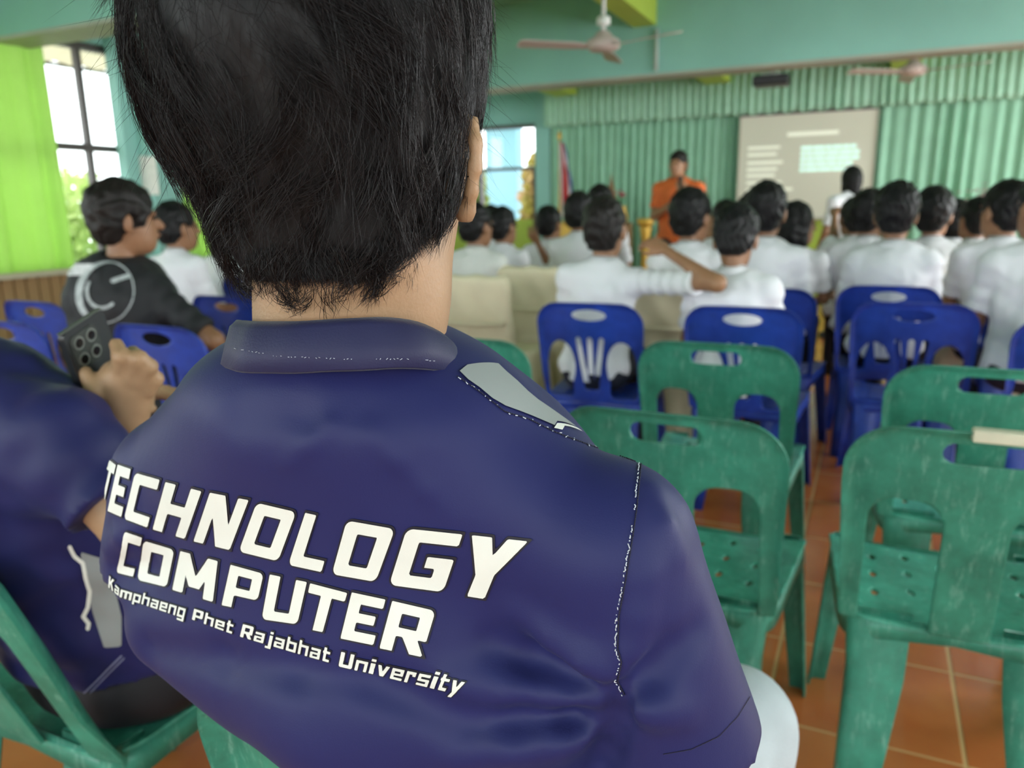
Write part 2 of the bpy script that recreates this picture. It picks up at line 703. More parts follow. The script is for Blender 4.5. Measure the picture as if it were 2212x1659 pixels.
# left windows: frame with bars and panes
def window(n, y0, y1, vbars, zbar):
    w = empty('window_%d' % n, (XL - 0.1, (y0 + y1) / 2, 0.74))
    struct(w)
    fr = MB()
    for a, b in (((y0, 0.72), (y1, 0.78)), ((y0, 2.58), (y1, 2.64)), ((y0, 0.72), (y0 + 0.05, 2.64)), ((y1 - 0.05, 0.72), (y1, 2.64))):
        fr.box((XL - 0.13, a[0], a[1]), (XL - 0.06, b[0], b[1]))
    fr.build('window_frame', M_frame, w, local=False)
    for yb in vbars:
        MB().box((XL - 0.125, yb - 0.024, 0.78), (XL - 0.065, yb + 0.024, 2.58)).build('mullion', M_frame, w, local=False)
    MB().box((XL - 0.135, y0 + 0.05, zbar - 0.03), (XL - 0.055, y1 - 0.05, zbar + 0.03)).build('transom', M_frame, w, local=False)
    es = [y0 + 0.05] + list(vbars) + [y1 - 0.05]
    for a, b in zip(es, es[1:]):
        for za, zb in ((0.78, zbar), (zbar, 2.58)):
            MB().box((XL - 0.098, a, za), (XL - 0.092, b, zb)).build('pane', M_glass, w, local=False)


window(1, 1.6, 5.27, [2.5, 3.72, 4.90], 1.76)
window(2, 5.64, 9.6, [7.0, 8.3], 1.76)
window(3, -4.4, 1.1, [-3.0, -1.6, -0.2], 1.76)
# cream window ledge and the slatted tan panel below it
struct(MB().box((XL, 1.0, 0.70), (XL + 0.20, 5.27, 0.745)).build('trim_6', M_cream))
struct(MB().box((XL, 5.64, 0.70), (XL + 0.20, 9.6, 0.745)).build('trim_7', M_cream))
M_tan = mat('tan wood slat', (0.42, 0.27, 0.12), 0.6, 0.2, 7, stretch=(1, 1, 0.2))
pan = struct(MB().box((XL, 1.6, 0.0), (XL + 0.02, 5.1, 0.70)).build('baseboard_left', M_tan))
sl = None
for k in range(34):
    if sl is None:
        s = MB().box((0, 0, 0.02), (0.022, 0.088, 0.69)).build('slat', M_tan, pan)
        sl = s.data
    else:
        s = bpy.data.objects.new('slat', sl)
        COL.objects.link(s)
        s.parent = pan
    s.location = (XL + 0.02, 1.62 + k * 0.102, 0)

# door in the far wall beside the stage
dr = struct(empty('door_1', ((DX0 + DX1) / 2, YF, 0)))
fr = MB()
fr.box((DX0, YF - 0.05, 0), (DX0 + 0.06, YF + 0.05, DZ)).box((DX1 - 0.06, YF - 0.05, 0), (DX1, YF + 0.05, DZ))
fr.box((DX0, YF - 0.05, DZ - 0.05), (DX1, YF + 0.05, DZ))
fr.build('door_frame', M_frame, dr, local=False)
MB().box((DX0 + 0.06, YF - 0.045, 1.70), (DX1 - 0.06, YF + 0.045, 1.745)).build('transom', M_frame, dr, local=False)
MB().box((DX0 + 0.20, YF - 0.045, 0), (DX0 + 0.25, YF + 0.045, 1.70)).build('mullion', M_frame, dr, local=False)
MB().box((DX1 - 0.10, YF - 0.045, 0), (DX1 - 0.06, YF + 0.045, 1.70)).build('door_leaf', mat('brown timber', (0.12, 0.07, 0.035), 0.5), dr, local=False)
for a, b, za, zb in ((DX0 + 0.06, DX1 - 0.06, 1.745, DZ - 0.05),):
    MB().box((a, YF - 0.004, za), (b, YF + 0.004, zb)).build('pane', M_glass, dr, local=False)


# ------------------------------------------------------------------ curtains
def curtain(name, p0, p1, z0, z1, n, amp, material, label, cat='curtain', group=None, seed=0, flare=0.0, wav=0.0, nz=14):
    """Pleated cloth hanging from p0 to p1 (xy), n pleats."""
    rng = np.random.default_rng(seed)
    p0, p1 = np.array(p0, float), np.array(p1, float)
    L = np.linalg.norm(p1 - p0)
    t = (p1 - p0) / L
    nrm = np.array([-t[1], t[0]])
    N = n * 8
    u = np.linspace(0, 1, N + 1)
    ph = u * n * 2 * math.pi + 1.2 * np.cumsum(rng.normal(0, 0.25, N + 1)) * 0.35
    am = amp * (0.75 + 0.35 * np.interp(u, np.linspace(0, 1, n + 1), rng.normal(0, 1, n + 1)))
    V = []
    for k in range(nz + 1):
        s = k / nz
        z = z1 + (z0 - z1) * s
        grow = 0.55 + 0.45 * s
        off = am * grow * np.sin(ph + 0.3 * math.sin(3 * s + seed)) + flare * s * s
        zz = z + wav * np.sin(ph * 0.5 + 1) * s
        xy = p0 + np.outer(u * L, t) + np.outer(off, nrm)
        V.append(np.column_stack([xy, zz]))
    V = np.vstack(V)
    A = np.arange(nz)[:, None] * (N + 1) + np.arange(N)[None, :]
    Q = np.stack([A, A + 1, A + N + 2, A + N + 1], -1).reshape(-1, 4)
    o = link(name, fast_mesh(name, V, Q), material)
    sd = o.modifiers.new('thickness', 'SOLIDIFY')
    sd.thickness = 0.004
    tag(o, label, cat, group)
    return o


M_lime = mat('lime green curtain cloth', (0.56, 0.78, 0.28), 0.8, 0.06, 6, trans=0.6)
M_cg = mat('sea green stage curtain cloth', (0.29, 0.58, 0.40), 0.55, 0.06, 5, trans=0.08, sheen=0.1)
M_vg = mat('pale green satin valance', (0.36, 0.63, 0.46), 0.42, 0.06, 9, trans=0.08)
curtain('window_curtain', (XL + 0.12, 2.15), (XL + 0.12, 4.43), 0.70, 2.62, 13, 0.035, M_lime,
        'bright lime green curtain drawn over the window, leftmost in the picture', 'curtain', 'lime window curtains', 3)
curtain('window_curtain', (XL + 0.12, 5.66), (XL + 0.12, 8.2), 0.72, 2.62, 14, 0.035, M_lime,
        'lime green window curtain beyond the teal column', 'curtain', 'lime window curtains', 5)
SX0, SX1 = -1.60, -0.08
curtain('stage_curtain', (-4.20, YF - 0.16), (SX0 + 0.02, YF - 0.16), 0.10, 2.40, 24, 0.042, M_cg,
        'sea green pleated stage curtain left of the projection screen', 'curtain', 'stage curtains', 11)
curtain('stage_curtain', (SX1 - 0.02, YF - 0.16), (4.2, YF - 0.16), 0.10, 2.40, 30, 0.05, M_cg,
        'sea green pleated stage curtain right of the projection screen', 'curtain', 'stage curtains', 12)
curtain('valance', (-4.22, YF - 0.37), (4.2, YF - 0.37), 2.235, 2.775, 88, 0.028, M_vg,
        'pale green gathered satin valance above the stage curtains', 'valance', None, 13, wav=0.012, nz=8)
struct(MB().box((-4.22, YF - 0.40, 2.775), (4.2, YF, 2.81)).build('trim_8', M_teal))

# ------------------------------------------------------------------ screen and projector
scr = empty('projection_screen', ((SX0 + SX1) / 2, YF - 0.2, 1.0))
tag(scr, 'large pale projection screen with faint slide between the stage curtains', 'screen')
ys = YF - 0.30
MB().box((SX0, ys, 1.0), (SX1, ys + 0.03, 2.225)).build('screen_surface', mat('screen cloth', (0.70, 0.69, 0.57), 0.6, 0.02, 2), scr, local=False)
fm = MB()
fm.box((SX0 - 0.02, ys - 0.012, 0.97), (SX1 + 0.02, ys + 0.032, 1.0)).box((SX0 - 0.02, ys - 0.012, 1.0), (SX0, ys + 0.032, 2.235))
fm.box((SX1, ys - 0.012, 1.0), (SX1 + 0.02, ys + 0.032, 2.235))
fm.build('border', mat('screen border', (0.50, 0.47, 0.38), 0.5), scr, local=False)
MB().box((SX0 - 0.02, ys - 0.03, 2.215), (SX1 + 0.02, ys + 0.04, 2.245)).build('top_bar', M_frame, scr, local=False)
M_glow = emit('projected pale text', (0.80, 0.82, 0.68), 0.30)
M_glow2 = emit('projected aqua block', (0.62, 0.90, 0.80), 0.42)
SW, SH = SX1 - SX0, 1.225


def slide_rect(fx0, fx1, fy0, fy1, m_, nm):
    x0, x1 = SX0 + fx0 * SW, SX0 + fx1 * SW
    z1, z0 = 2.225 - fy0 * SH, 2.225 - fy1 * SH
    MB().box((x0, ys - 0.002, z0), (x1, ys, z1)).build(nm, m_, scr, local=False)


slide_rect(0.36, 0.74, 0.18, 0.215, M_glow, 'slide_title')
rr = random.Random(4)
for k, fy in enumerate((0.30, 0.365, 0.445, 0.51, 0.57, 0.64, 0.71)):
    slide_rect(0.06, 0.27 + rr.random() * 0.17, fy, fy + 0.026, M_glow, 'slide_text_line')
for k in range(5):
    fx = 0.47
    while fx < 0.86:
        wd = 0.03 + rr.random() * 0.07
        slide_rect(fx, min(0.9, fx + wd), 0.315 + 0.052 * k, 0.352 + 0.052 * k, M_glow2, 'slide_block')
        fx += wd + 0.006
pj = at_y(1667, 176, 8.9)
pr = empty('projector', (pj[0], 8.9, pj[2]))
tag(pr, 'black projector hanging from the ceiling on a pale pole', 'projector')
M_blk = mat('black plastic', (0.012, 0.012, 0.014), 0.4, 0.1, 9)
MB().box((-0.18, -0.13, -0.05), (0.18, 0.13, 0.055)).build('body', M_blk, pr, bevel=0.02)
MB().tube([(0, 0, 0.05), (0, 0, ZC - pj[2] + 0.05)], 0.02, 10).build('pole', M_white, pr, smooth=True)
MB().lathe([(0.035, 0.13), (0.04, 0.15), (0.03, 0.17)], (0.09, 0.03, -0.02)).build('lens', M_blk, pr)
MB().box((-0.1, -0.06, 0.055), (0.1, 0.06, 0.075)).build('mount_plate', M_white, pr)


# ------------------------------------------------------------------ ceiling fans
def fan(px, py, Y, label, rot):
    c = at_y(px, py, Y)
    o = empty('ceiling_fan', c)
    tag(o, label, 'fan', 'ceiling fans')
    MB().lathe([(0.03, 0.20), (0.05, 0.19), (0.052, 0.14), (0.03, 0.13)], n=18).build('rod_cover', M_white, o, smooth=True)
    MB().tube([(0, 0, 0.03), (0, 0, ZC - c[2] - 0.05)], 0.016, 10).build('rod', M_white, o, smooth=True)
    MB().lathe([(0.07, ZC - c[2] - 0.09), (0.04, ZC - c[2])], n=18).build('canopy', M_white, o, smooth=True)
    MB().lathe([(0.02, 0.10), (0.045, 0.09), (0.075, 0.05), (0.125, 0.025), (0.13, -0.02), (0.10, -0.045), (0.03, -0.055)], n=26).build('motor', mat('fan motor enamel', (0.52, 0.42, 0.38), 0.4), o, smooth=True)
    for k in range(3):
        a = rot + k * 2 * math.pi / 3
        b = MB()
        prof = [(0.10, 0.03), (0.18, 0.035), (0.24, 0.055), (0.64, 0.07), (0.67, 0.05)]
        V = []
        for r, hw in prof:
            for s, tilt in ((-1, -0.012), (1, 0.012)):
                x, y = r, s * hw
                for dz in (0.0, 0.006):
                    V.append((x * math.cos(a) - y * math.sin(a), x * math.sin(a) + y * math.cos(a), tilt - 0.02 + dz))
        Fs = []
        for i in range(len(prof) - 1):
            q = i * 4
            Fs += [(q, q + 4, q + 6, q + 2), (q + 1, q + 3, q + 7, q + 5), (q, q + 1, q + 5, q + 4), (q + 2, q + 6, q + 7, q + 3)]
        Fs += [(0, 2, 3, 1), (16, 17, 19, 18)]
        b.add(V, Fs).build('blade', mat('fan blade enamel', (0.50, 0.42, 0.38), 0.45), o)
    return o


fan(1303, 96, 6.0, 'pale ceiling fan on a rod in front of the teal beam, above the crowd', math.radians(-20))
fan(1972, 152, 8.75, 'small cream ceiling fan near the stage valance, right of the projector', math.radians(95))

# ------------------------------------------------------------------ outside: ground, trees, awning, building
struct(MB().box((-30, -25, -0.35), (25, 40, -0.2)).build('ground', mat('pale yard concrete', (0.5, 0.49, 0.44), 0.8, 0.15, 0.6)))
M_leaf = mat('sunlit leaves', (0.34, 0.48, 0.12), 0.5, 0.0, 1.5, col2=(0.62, 0.68, 0.28), trans=0.4)
M_leafy = mat('yellow blossom leaves', (0.30, 0.28, 0.03), 0.5, 0.0, 2.0, col2=(0.50, 0.24, 0.16), trans=0.3)
M_leaf2 = mat('green hedge leaves', (0.14, 0.22, 0.02), 0.5, 0.0, 2.0, col2=(0.34, 0.38, 0.05), trans=0.3)
M_bark = mat('tree bark', (0.14, 0.10, 0.07), 0.8, 0.3, 10)


def tree(loc, h, r, n, m_leaf, label, seed, name='garden_tree', cat='tree', low=0.15):
    rng = np.random.default_rng(seed)
    o = empty(name, loc)
    tag(o, label, cat, 'trees outside the windows')
    MB().tube([(0, 0, 0), (0.03, 0.02, h * 0.4), (0.0, 0.05, h * 0.75)], [0.07, 0.05, 0.025], 8).build('trunk', M_bark, o, smooth=True)
    d = rng.normal(0, 1, (n, 3))
    d /= np.linalg.norm(d, axis=1)[:, None]
    c = d * (rng.random((n, 1)) ** 0.45) * np.array([r, r, h * (1 - low) / 2]) + np.array([0, 0, h * (low + (1 - low) / 2)])
    a, b = rng.normal(0, 1, (n, 3)), rng.normal(0, 1, (n, 3))
    a /= np.linalg.norm(a, axis=1)[:, None]
    b -= a * (a * b).sum(1)[:, None]
    b /= np.linalg.norm(b, axis=1)[:, None]
    sz = rng.uniform(0.06, 0.13, (n, 1))
    V = np.stack([c - a * sz, c - b * sz * 0.5, c + a * sz, c + b * sz * 0.5], 1).reshape(-1, 3)
    lf = link('foliage', fast_mesh('foliage', V, np.arange(4 * n).reshape(-1, 4), False), m_leaf, o)
    lf['kind'] = 'stuff'


tree((-9.3, 6.6, -0.2), 2.0, 1.1, 1500, M_leaf, 'leafy green garden tree outside the left window', 1)
tree((-9.6, 9.0, -0.2), 2.2, 1.0, 1300, M_leafy, 'yellow flowering tree outside the left window', 2)
tree((-11.5, 11.5, -0.2), 2.6, 1.6, 1500, M_leaf, 'broad green tree standing far outside the left window', 3)
tree((-7.05, 13.2, -0.2), 2.6, 0.42, 1500, M_leaf2, 'slim green tree outside the far door, left side', 4)
tree((-5.55, 13.4, -0.2), 2.4, 0.45, 1900, M_leafy, 'yellow and pink shrub outside the far door', 5)
blk = empty('outbuilding', (-7.2, 15.2, -0.2))
tag(blk, 'pale blue building wall seen through the far door', 'building')
MB().box((-0.42, 0, 0), (0.32, 0.3, 3.2)).build('wall', mat('pale blue outside wall', (0.17, 0.33, 0.40), 0.7, 0.05, 2), blk)
MB().box((-0.6, -0.4, 3.2), (0.5, 0.4, 3.32)).build('roof', M_white, blk)
aw = empty('awning', (-7.2, 4.0, 2.75))
tag(aw, 'beige corrugated awning outside the left window', 'awning')
V, Fs = [], []
na = 60
for i in range(na + 1):
    y = 1.2 + i * 8.6 / na
    dz = 0.02 * math.sin(i * math.pi)
    for x, z in ((-6.5, 2.72 + 0.03 * (i % 2)), (-7.3, 2.60 + 0.03 * (i % 2))):
        V.append((x, y, z))
for i in range(na):
    Fs.append((2 * i, 2 * i + 1, 2 * i + 3, 2 * i + 2))
MB().add(V, Fs).build('awning_sheet', mat('beige awning sheet', (0.6, 0.5, 0.36), 0.6, 0.1, 3, trans=0.3), aw, local=False)
MB().tube([(-7.3, 1.2, 2.60), (-7.3, 9.8, 2.60)], 0.02, 6).build('front_rail', M_frame, aw, local=False)

# ------------------------------------------------------------------ moulded plastic chairs
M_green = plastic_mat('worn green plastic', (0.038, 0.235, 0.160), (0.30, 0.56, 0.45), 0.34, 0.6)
M_green_lit = plastic_mat('glossy green plastic lit from above', (0.065, 0.33, 0.24), (0.32, 0.60, 0.50), 0.18, 0.4)  # glossier seat copy of the green; light from above painted in as lighter colour
M_blue = plastic_mat('blue plastic', (0.011, 0.042, 0.31), (0.10, 0.16, 0.50), 0.30, 0.25)
SEAT_Z, TOP_Z = 0.415, 0.825


def chair_meshes(kind):
    green = kind != 'blue'
    hw = 0.218 if green else 0.214

    def outline(X, Z):
        # back shield: rounded shoulders, slightly arched top, narrower at the seat
        zz = Z + 0.18 * X * X
        half = hw - 0.014 * np.clip((0.70 - Z) / 0.3, 0, 1)
        Xs = X * hw / half
        return rbox2(Xs, zz, 0, 0.58, hw, TOP_Z - 0.58 + 0.0, 0.085)

    def back_field(X, Z):
        d = outline(X, Z)
        d = np.maximum(d, SEAT_Z - 0.01 - Z)
        ax = np.abs(X)
        if kind == 'green':
            holes = rbox2(ax, Z, 0.110, 0.50, 0.060, 0.180, 0.048)
            slot = rbox2(X, Z, 0, 0.778, 0.068, 0.019, 0.019)
            holes = np.minimum(holes, slot)
        elif kind == 'wide':
            holes = rbox2(ax, Z, 0.098, 0.50, 0.048, 0.180, 0.04)
            holes = np.minimum(holes, rbox2(X, Z, 0, 0.778, 0.068, 0.019, 0.019))
        elif kind == 'twin':
            holes = rbox2(ax, Z, 0.110, 0.50, 0.060, 0.172, 0.045)
            holes = np.minimum(holes, rbox2(ax, Z, 0.100, 0.785, 0.068, 0.022, 0.02))
        else:
            holes = np.maximum(ell2(ax, Z, 0.124, 0.56, 0.060, 0.105), -1e9)
            holes = np.minimum(holes, rbox2(ax, Z, 0.130, 0.50, 0.054, 0.075, 0.02))
            holes = np.minimum(holes, ell2(X, Z, 0, 0.772, 0.070, 0.023))
            for s in (-1, 0, 1):
                holes = np.minimum(holes, seg2(X, Z, s * 0.020, 0.47, s * 0.047, 0.672, 0.011))
        return np.maximum(d, -holes)

    def back_map(u, v, wv):
        lean = (0.36 if kind == 'wide' else 0.20) * (v - SEAT_Z)
        y = -0.195 - lean - 0.025 * (1 - (u / hw) ** 2)
        dd = -outline(u, v)
        lip = 0.020 * np.clip(1 - dd / 0.016, 0, 1) ** 1.5
        lip = np.where(v < SEAT_Z + 0.10, lip * np.clip((v - SEAT_Z) / 0.10, 0, 1), lip)
        return np.column_stack([u, y - lip + wv, v])

    back = thick2d(back_field, (-0.25, 0.25, SEAT_Z - 0.015, TOP_Z + 0.02), 0.0085, back_map, 0.006, 'backrest')

    def seat_field(X, Y):
        half = 0.200 + 0.03 * (Y + 0.2) / 0.4
        d = rbox2(X * 0.22 / half, Y, 0, -0.005, 0.22, 0.205, 0.06)
        h = np.full(X.shape, 1e3)
        for i in range(-2, 3):
            for j in range(-1, 2):
                cx, cy = i * 0.068, -0.01 + j * 0.085 + (0.03 if i % 2 else 0.0)
                h = np.minimum(h, (np.abs(X - cx) / 0.0095 + np.abs(Y - cy) / 0.019 - 1) * 0.0095)
        return np.maximum(d, -h)

    def seat_map(u, v, wv):
        rr = (u / 0.22) ** 2
        z = SEAT_Z - 0.012 * (1 - rr) + 0.006 * rr - 0.03 * np.clip((v - 0.14) / 0.06, 0, 1) ** 2
        return np.column_stack([u, v, z + wv])

    seat = thick2d(seat_field, (-0.25, 0.25, -0.23, 0.22), 0.0062, seat_map, 0.006, 'seat')

    # apron under the seat rim
    ring = []
    for k in range(48):
        t = 2 * math.pi * k / 48
        c, s = math.cos(t), math.sin(t)
        e = 0.28
        x, y = math.copysign(abs(c) ** e, c), math.copysign(abs(s) ** e, s)
        yy = -0.005 + 0.202 * y
        ring.append((x * (0.200 + 0.03 * (yy + 0.2) / 0.4) * 0.99, yy, t))
    V, Fs = [], []
    for x, y, t in ring:
        arch = 0.022 * (abs(math.sin(2 * t)) ** 0.6)
        front = 0.02 if y > 0.17 else 0.0
        for k, (dz, ins) in enumerate(((0.002 - front, 1.0), (-0.032 - arch - front, 1.015), (-0.032 - arch - front, 0.985), (0.0 - front, 0.97))):
            V.append((x * ins, y * ins, SEAT_Z + dz))
    n = len(ring)
    for k in range(n):
        k2 = (k + 1) % n
        for a in range(4):
            b = (a + 1) % 4
            Fs.append((k * 4 + a, k2 * 4 + a, k2 * 4 + b, k * 4 + b))
    apron = fast_mesh('apron', np.array(V), Fs)

    def leg(sx, rear):
        # rounded angle profile, tapering to the foot
        secs = []
        for z, t in ((SEAT_Z + (0.012 if rear else 0.0), -0.02), (SEAT_Z - 0.02, 0.04), (0.30, 0.3), (0.15, 0.65), (0.0, 1.0)):
            if rear:
                cx, cy = 0.190 - 0.012 * min(1, max(t, 0) * 4) + 0.012 * max(t, 0), -0.200 - 0.075 * max(t, 0)
                wx, wy = (0.115 - 0.045 * t, 0.050 - 0.012 * t)
            else:
                cx, cy = 0.218 + 0.030 * max(t, 0), 0.190 + 0.02 * max(t, 0)
                wx, wy = (0.062 - 0.022 * t, 0.062 - 0.022 * t)
            sy = -1 if rear else 1
            r = 0.016
            outer = [(-wx, 0), (-wx * 0.5, 0), (-r, 0), (-r * 0.3, -r * 0.3), (0, -r), (0, -wy * 0.5), (0, -wy)]
            th = 0.005
            inner = [(0 - th, -wy), (-th, -wy * 0.5), (-th, -r - th * 0.4), (-r * 0.3 - th, -r * 0.3 - th), (-r - th * 0.4, -th), (-wx * 0.5, -th), (-wx, -th)]
            secs.append([(sx * (cx + p[0]), cy + sy * p[1], z) for p in outer + inner])
        V, Fs = [], []
        for s in secs:
            V += s
        m_ = len(secs[0])
        for i in range(len(secs) - 1):
            for k in range(m_):
                k2 = (k + 1) % m_
                Fs.append((i * m_ + k, i * m_ + k2, (i + 1) * m_ + k2, (i + 1) * m_ + k))
        e = (len(secs) - 1) * m_
        for k in range(6):
            Fs.append((k, k + 1, m_ - 2 - k, m_ - 1 - k))
            Fs.append((e + k, e + k + 1, e + m_ - 2 - k, e + m_ - 1 - k))
        if sx < 0:
            Fs = [tuple(reversed(f)) for f in Fs]
        return fast_mesh('leg', np.array(V), Fs)

    legs = [leg(s, r) for s in (-1, 1) for r in (True, False)]
    return {'backrest': back, 'seat': seat, 'apron': apron, 'legs': legs}


CH = {}


def chair(kind, loc, label, rz=0.0, group=None):
    if kind not in CH:
        CH[kind] = chair_meshes(kind)
    c = CH[kind]
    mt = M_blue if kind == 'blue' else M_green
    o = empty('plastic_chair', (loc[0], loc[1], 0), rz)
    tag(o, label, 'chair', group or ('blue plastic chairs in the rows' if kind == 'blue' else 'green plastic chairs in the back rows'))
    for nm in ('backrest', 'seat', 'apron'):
        link(nm, c[nm], M_green_lit if (nm == 'seat' and mt is M_green) else mt, o)
    for l in c['legs']:
        link('leg', l, mt, o)
    return o


def place_chair(kind, px, py, label, rz=0.0, dx=0.0):
    """put a chair so that the top middle of its back falls on the pixel"""
    p = at_z(px, py, TOP_Z - 0.003)
    off = 0.195 + 0.20 * (TOP_Z - SEAT_Z) + 0.025 + 0.01
    loc = (p[0] + dx - math.sin(rz) * off, p[1] + math.cos(rz) * off)
    return chair(kind, loc, label, rz)


G1 = place_chair('green', 1432, 893, 'scuffed green plastic chair right beside the seated person\'s right shoulder', math.radians(-1))
G2 = place_chair('green', 1545, 742, 'green plastic chair in front of the one beside the right shoulder, behind a blue chair', math.radians(1))
G3 = place_chair('green', 2150, 938, 'worn green plastic chair at the lower right with cream tape on its top rail', math.radians(2))
G4 = place_chair('green', 2152, 797, 'green plastic chair one row ahead of the taped chair at the right edge', math.radians(1))
G5 = place_chair('green', 985, 730, 'green plastic chair partly hidden behind the seated person\'s collar', math.radians(3))
G6 = chair('twin', (-0.285, 0.70), 'scratched green plastic chair under the person with the lettered navy back')
G7 = chair('wide', (-1.135, 0.835), 'green plastic chair under the person holding the phone, lower left corner')
G8 = chair('green', (-1.02, 1.62), 'green plastic chair in the dim gap behind the phone hand, mostly hidden')
blues = [(1268, 655, 4, 'blue plastic chair of the student who raises an elbow'),
         (1603, 663, 0, 'blue plastic chair of the student in the middle with bowed dark head'),
         (1922, 618, 0, 'blue plastic chair of the broad student right of the screen'),
         (1978, 655, -2, 'empty glossy blue plastic chair ahead of the right green chairs'),
         (1655, 622, -3, 'blue plastic chair seen edge on behind the middle students'),
         (2262, 622, 0, 'blue plastic chair behind the students at the right edge'),
         (2372, 690, 0, 'blue plastic chair cut by the right edge of the picture'),
         (60, 651, 0, 'empty blue plastic chair at the left edge by the tan slats'),
         (-10, 693, 0, 'blue plastic chair cut by the left edge of the picture'),
         (322, 703, 0, 'blue plastic chair of the person in the black shirt'),
         (478, 640, 0, 'blue plastic chair ahead of the black shirt, beside the neck'),
         (530, 598, 0, 'far blue plastic chair just left of the big neck')]
for px, py, r, lb in blues:
    place_chair('blue', px, py, lb, math.radians(r))
# cream tape wrapped on the right chair's rail
tpx = at_z(2195, 938, TOP_Z)
tp = MB()
tp.box((-0.06, -0.011, -0.017), (0.06, 0.014, 0.004))
tpo = tp.build('tape', mat('cream masking tape', (0.70, 0.66, 0.50), 0.6, 0.1, 20), None, bevel=0.003)
tpo.location = (tpx[0], tpx[1] - 0.006, TOP_Z + 0.001)
tag(tpo, 'strip of cream tape wrapped over the green chair rail at the right edge', 'tape')

# fabric covered chairs
M_cover = mat('cream chair cover cloth', (0.80, 0.71, 0.50), 0.8, 0.08, 6, 0.1, 30)


def cover_mesh():
    def f(P):
        R = Matrix.Rotation(math.radians(12), 3, 'X')
        Rm = np.array(R)
        d = rbox3(P, (0, -0.24, 0.62), (0.215, 0.035, 0.25), 0.034, Rm)
        taper = 0.0
        zz = P[:, 2]
        fl = 0.05 * np.clip((0.45 - zz) / 0.45, 0, 1)
        Q = P.copy()
        Q[:, 0] = P[:, 0] / (1 + fl * 4)
        Q[:, 1] = (P[:, 1]) / (1 + fl * 3)
        s = rbox3(Q, (0, 0, 0.225), (0.215, 0.235, 0.225), 0.03)
        d = smin(d, s, 0.05)
        th = np.arctan2(P[:, 1], P[:, 0])
        fold = 0.010 * np.sin(th * 17) * np.clip((0.42 - zz) / 0.3, 0, 1) + 0.004 * np.sin(P[:, 0] * 40 + 3 * np.sin(zz * 9))
        return np.maximum(d + fold, 0.004 - zz)
    return fast_mesh('fabric_cover', *sdf_mesh(f, (-0.36, -0.46, -0.02), (0.36, 0.38, 0.92), 0.014))


COVER = cover_mesh()
COVER.materials.append(M_cover)
leg_me = None


def covered(px, py, label, rz=0):
    p = at_z(px, py, 0.86)
    o = empty('covered_chair', (p[0], p[1] + 0.29, 0), rz)
    tag(o, label, 'chair', 'chairs with cream cloth covers')
    link('fabric_cover', COVER, M_cover, o)
    b = MB()
    b.tube([(-0.19, -0.305, 0.63), (0.0, -0.345, 0.63), (0.19, -0.305, 0.63)], 0.011, 6).build('sash', M_cover, o, smooth=True)
    return o


covered(1012, 596, 'cream cloth covered chair just right of the neck')
covered(1140, 577, 'cream cloth covered chair of the girl with the hair bun', math.radians(-4))
covered(1225, 548, 'cream cloth covered chair of the far student with a raised arm')
covered(1448, 600, 'cream cloth covered chair glimpsed under the raised elbow')
covered(2152, 578, 'cream cloth covered chair between the students at the right')

# ------------------------------------------------------------------ people
def rotz(a):
    c, s = math.cos(a), math.sin(a)
    return np.array([[c, -s, 0], [s, c, 0], [0, 0, 1.0]])


def rotx(a):
    c, s = math.cos(a), math.sin(a)
    return np.array([[1.0, 0, 0], [0, c, -s], [0, s, c]])


def roty(a):
    c, s = math.cos(a), math.sin(a)
    return np.array([[c, 0, s], [0, 1.0, 0], [-s, 0, c]])


M_skin = mat('light brown skin', (0.44, 0.235, 0.125), 0.5, 0.10, 14, 0.06, 240)
M_skin2 = mat('brown skin', (0.30, 0.145, 0.075), 0.5, 0.10, 14)
M_skin3 = mat('deep tan skin', (0.36, 0.18, 0.095), 0.5, 0.10, 14)
M_hair = mat('black hair', (0.006, 0.0055, 0.006), 0.5, 0.5, 40, 0.25, 90, spec=0.28, stretch=(1, 1, 0.2))
M_hair2 = mat('dark brown hair', (0.011, 0.008, 0.007), 0.5, 0.5, 40, 0.25, 90, spec=0.3, stretch=(1, 1, 0.2))
M_shirt = mat('white cotton shirt', (0.84, 0.84, 0.88), 0.75, 0.03, 6, 0.25, 14)
M_shirt2 = mat('off white cotton shirt', (0.78, 0.78, 0.75), 0.75, 0.03, 6, 0.25, 14)
M_dark = mat('dark navy trousers cloth', (0.010, 0.012, 0.025), 0.75, 0.2, 12)
M_shoe = mat('black shoe leather', (0.012, 0.012, 0.013), 0.4)
M_eye = mat('dark eye', (0.015, 0.010, 0.008), 0.2)
M_lip = mat('lip skin', (0.28, 0.10, 0.08), 0.5)
M_orange = mat('orange sports shirt', (0.78, 0.16, 0.035), 0.7, 0.06, 8, 0.2, 40)
M_black = mat('black t-shirt cotton', (0.012, 0.012, 0.015), 0.72, 0.15, 9, 0.2, 16)


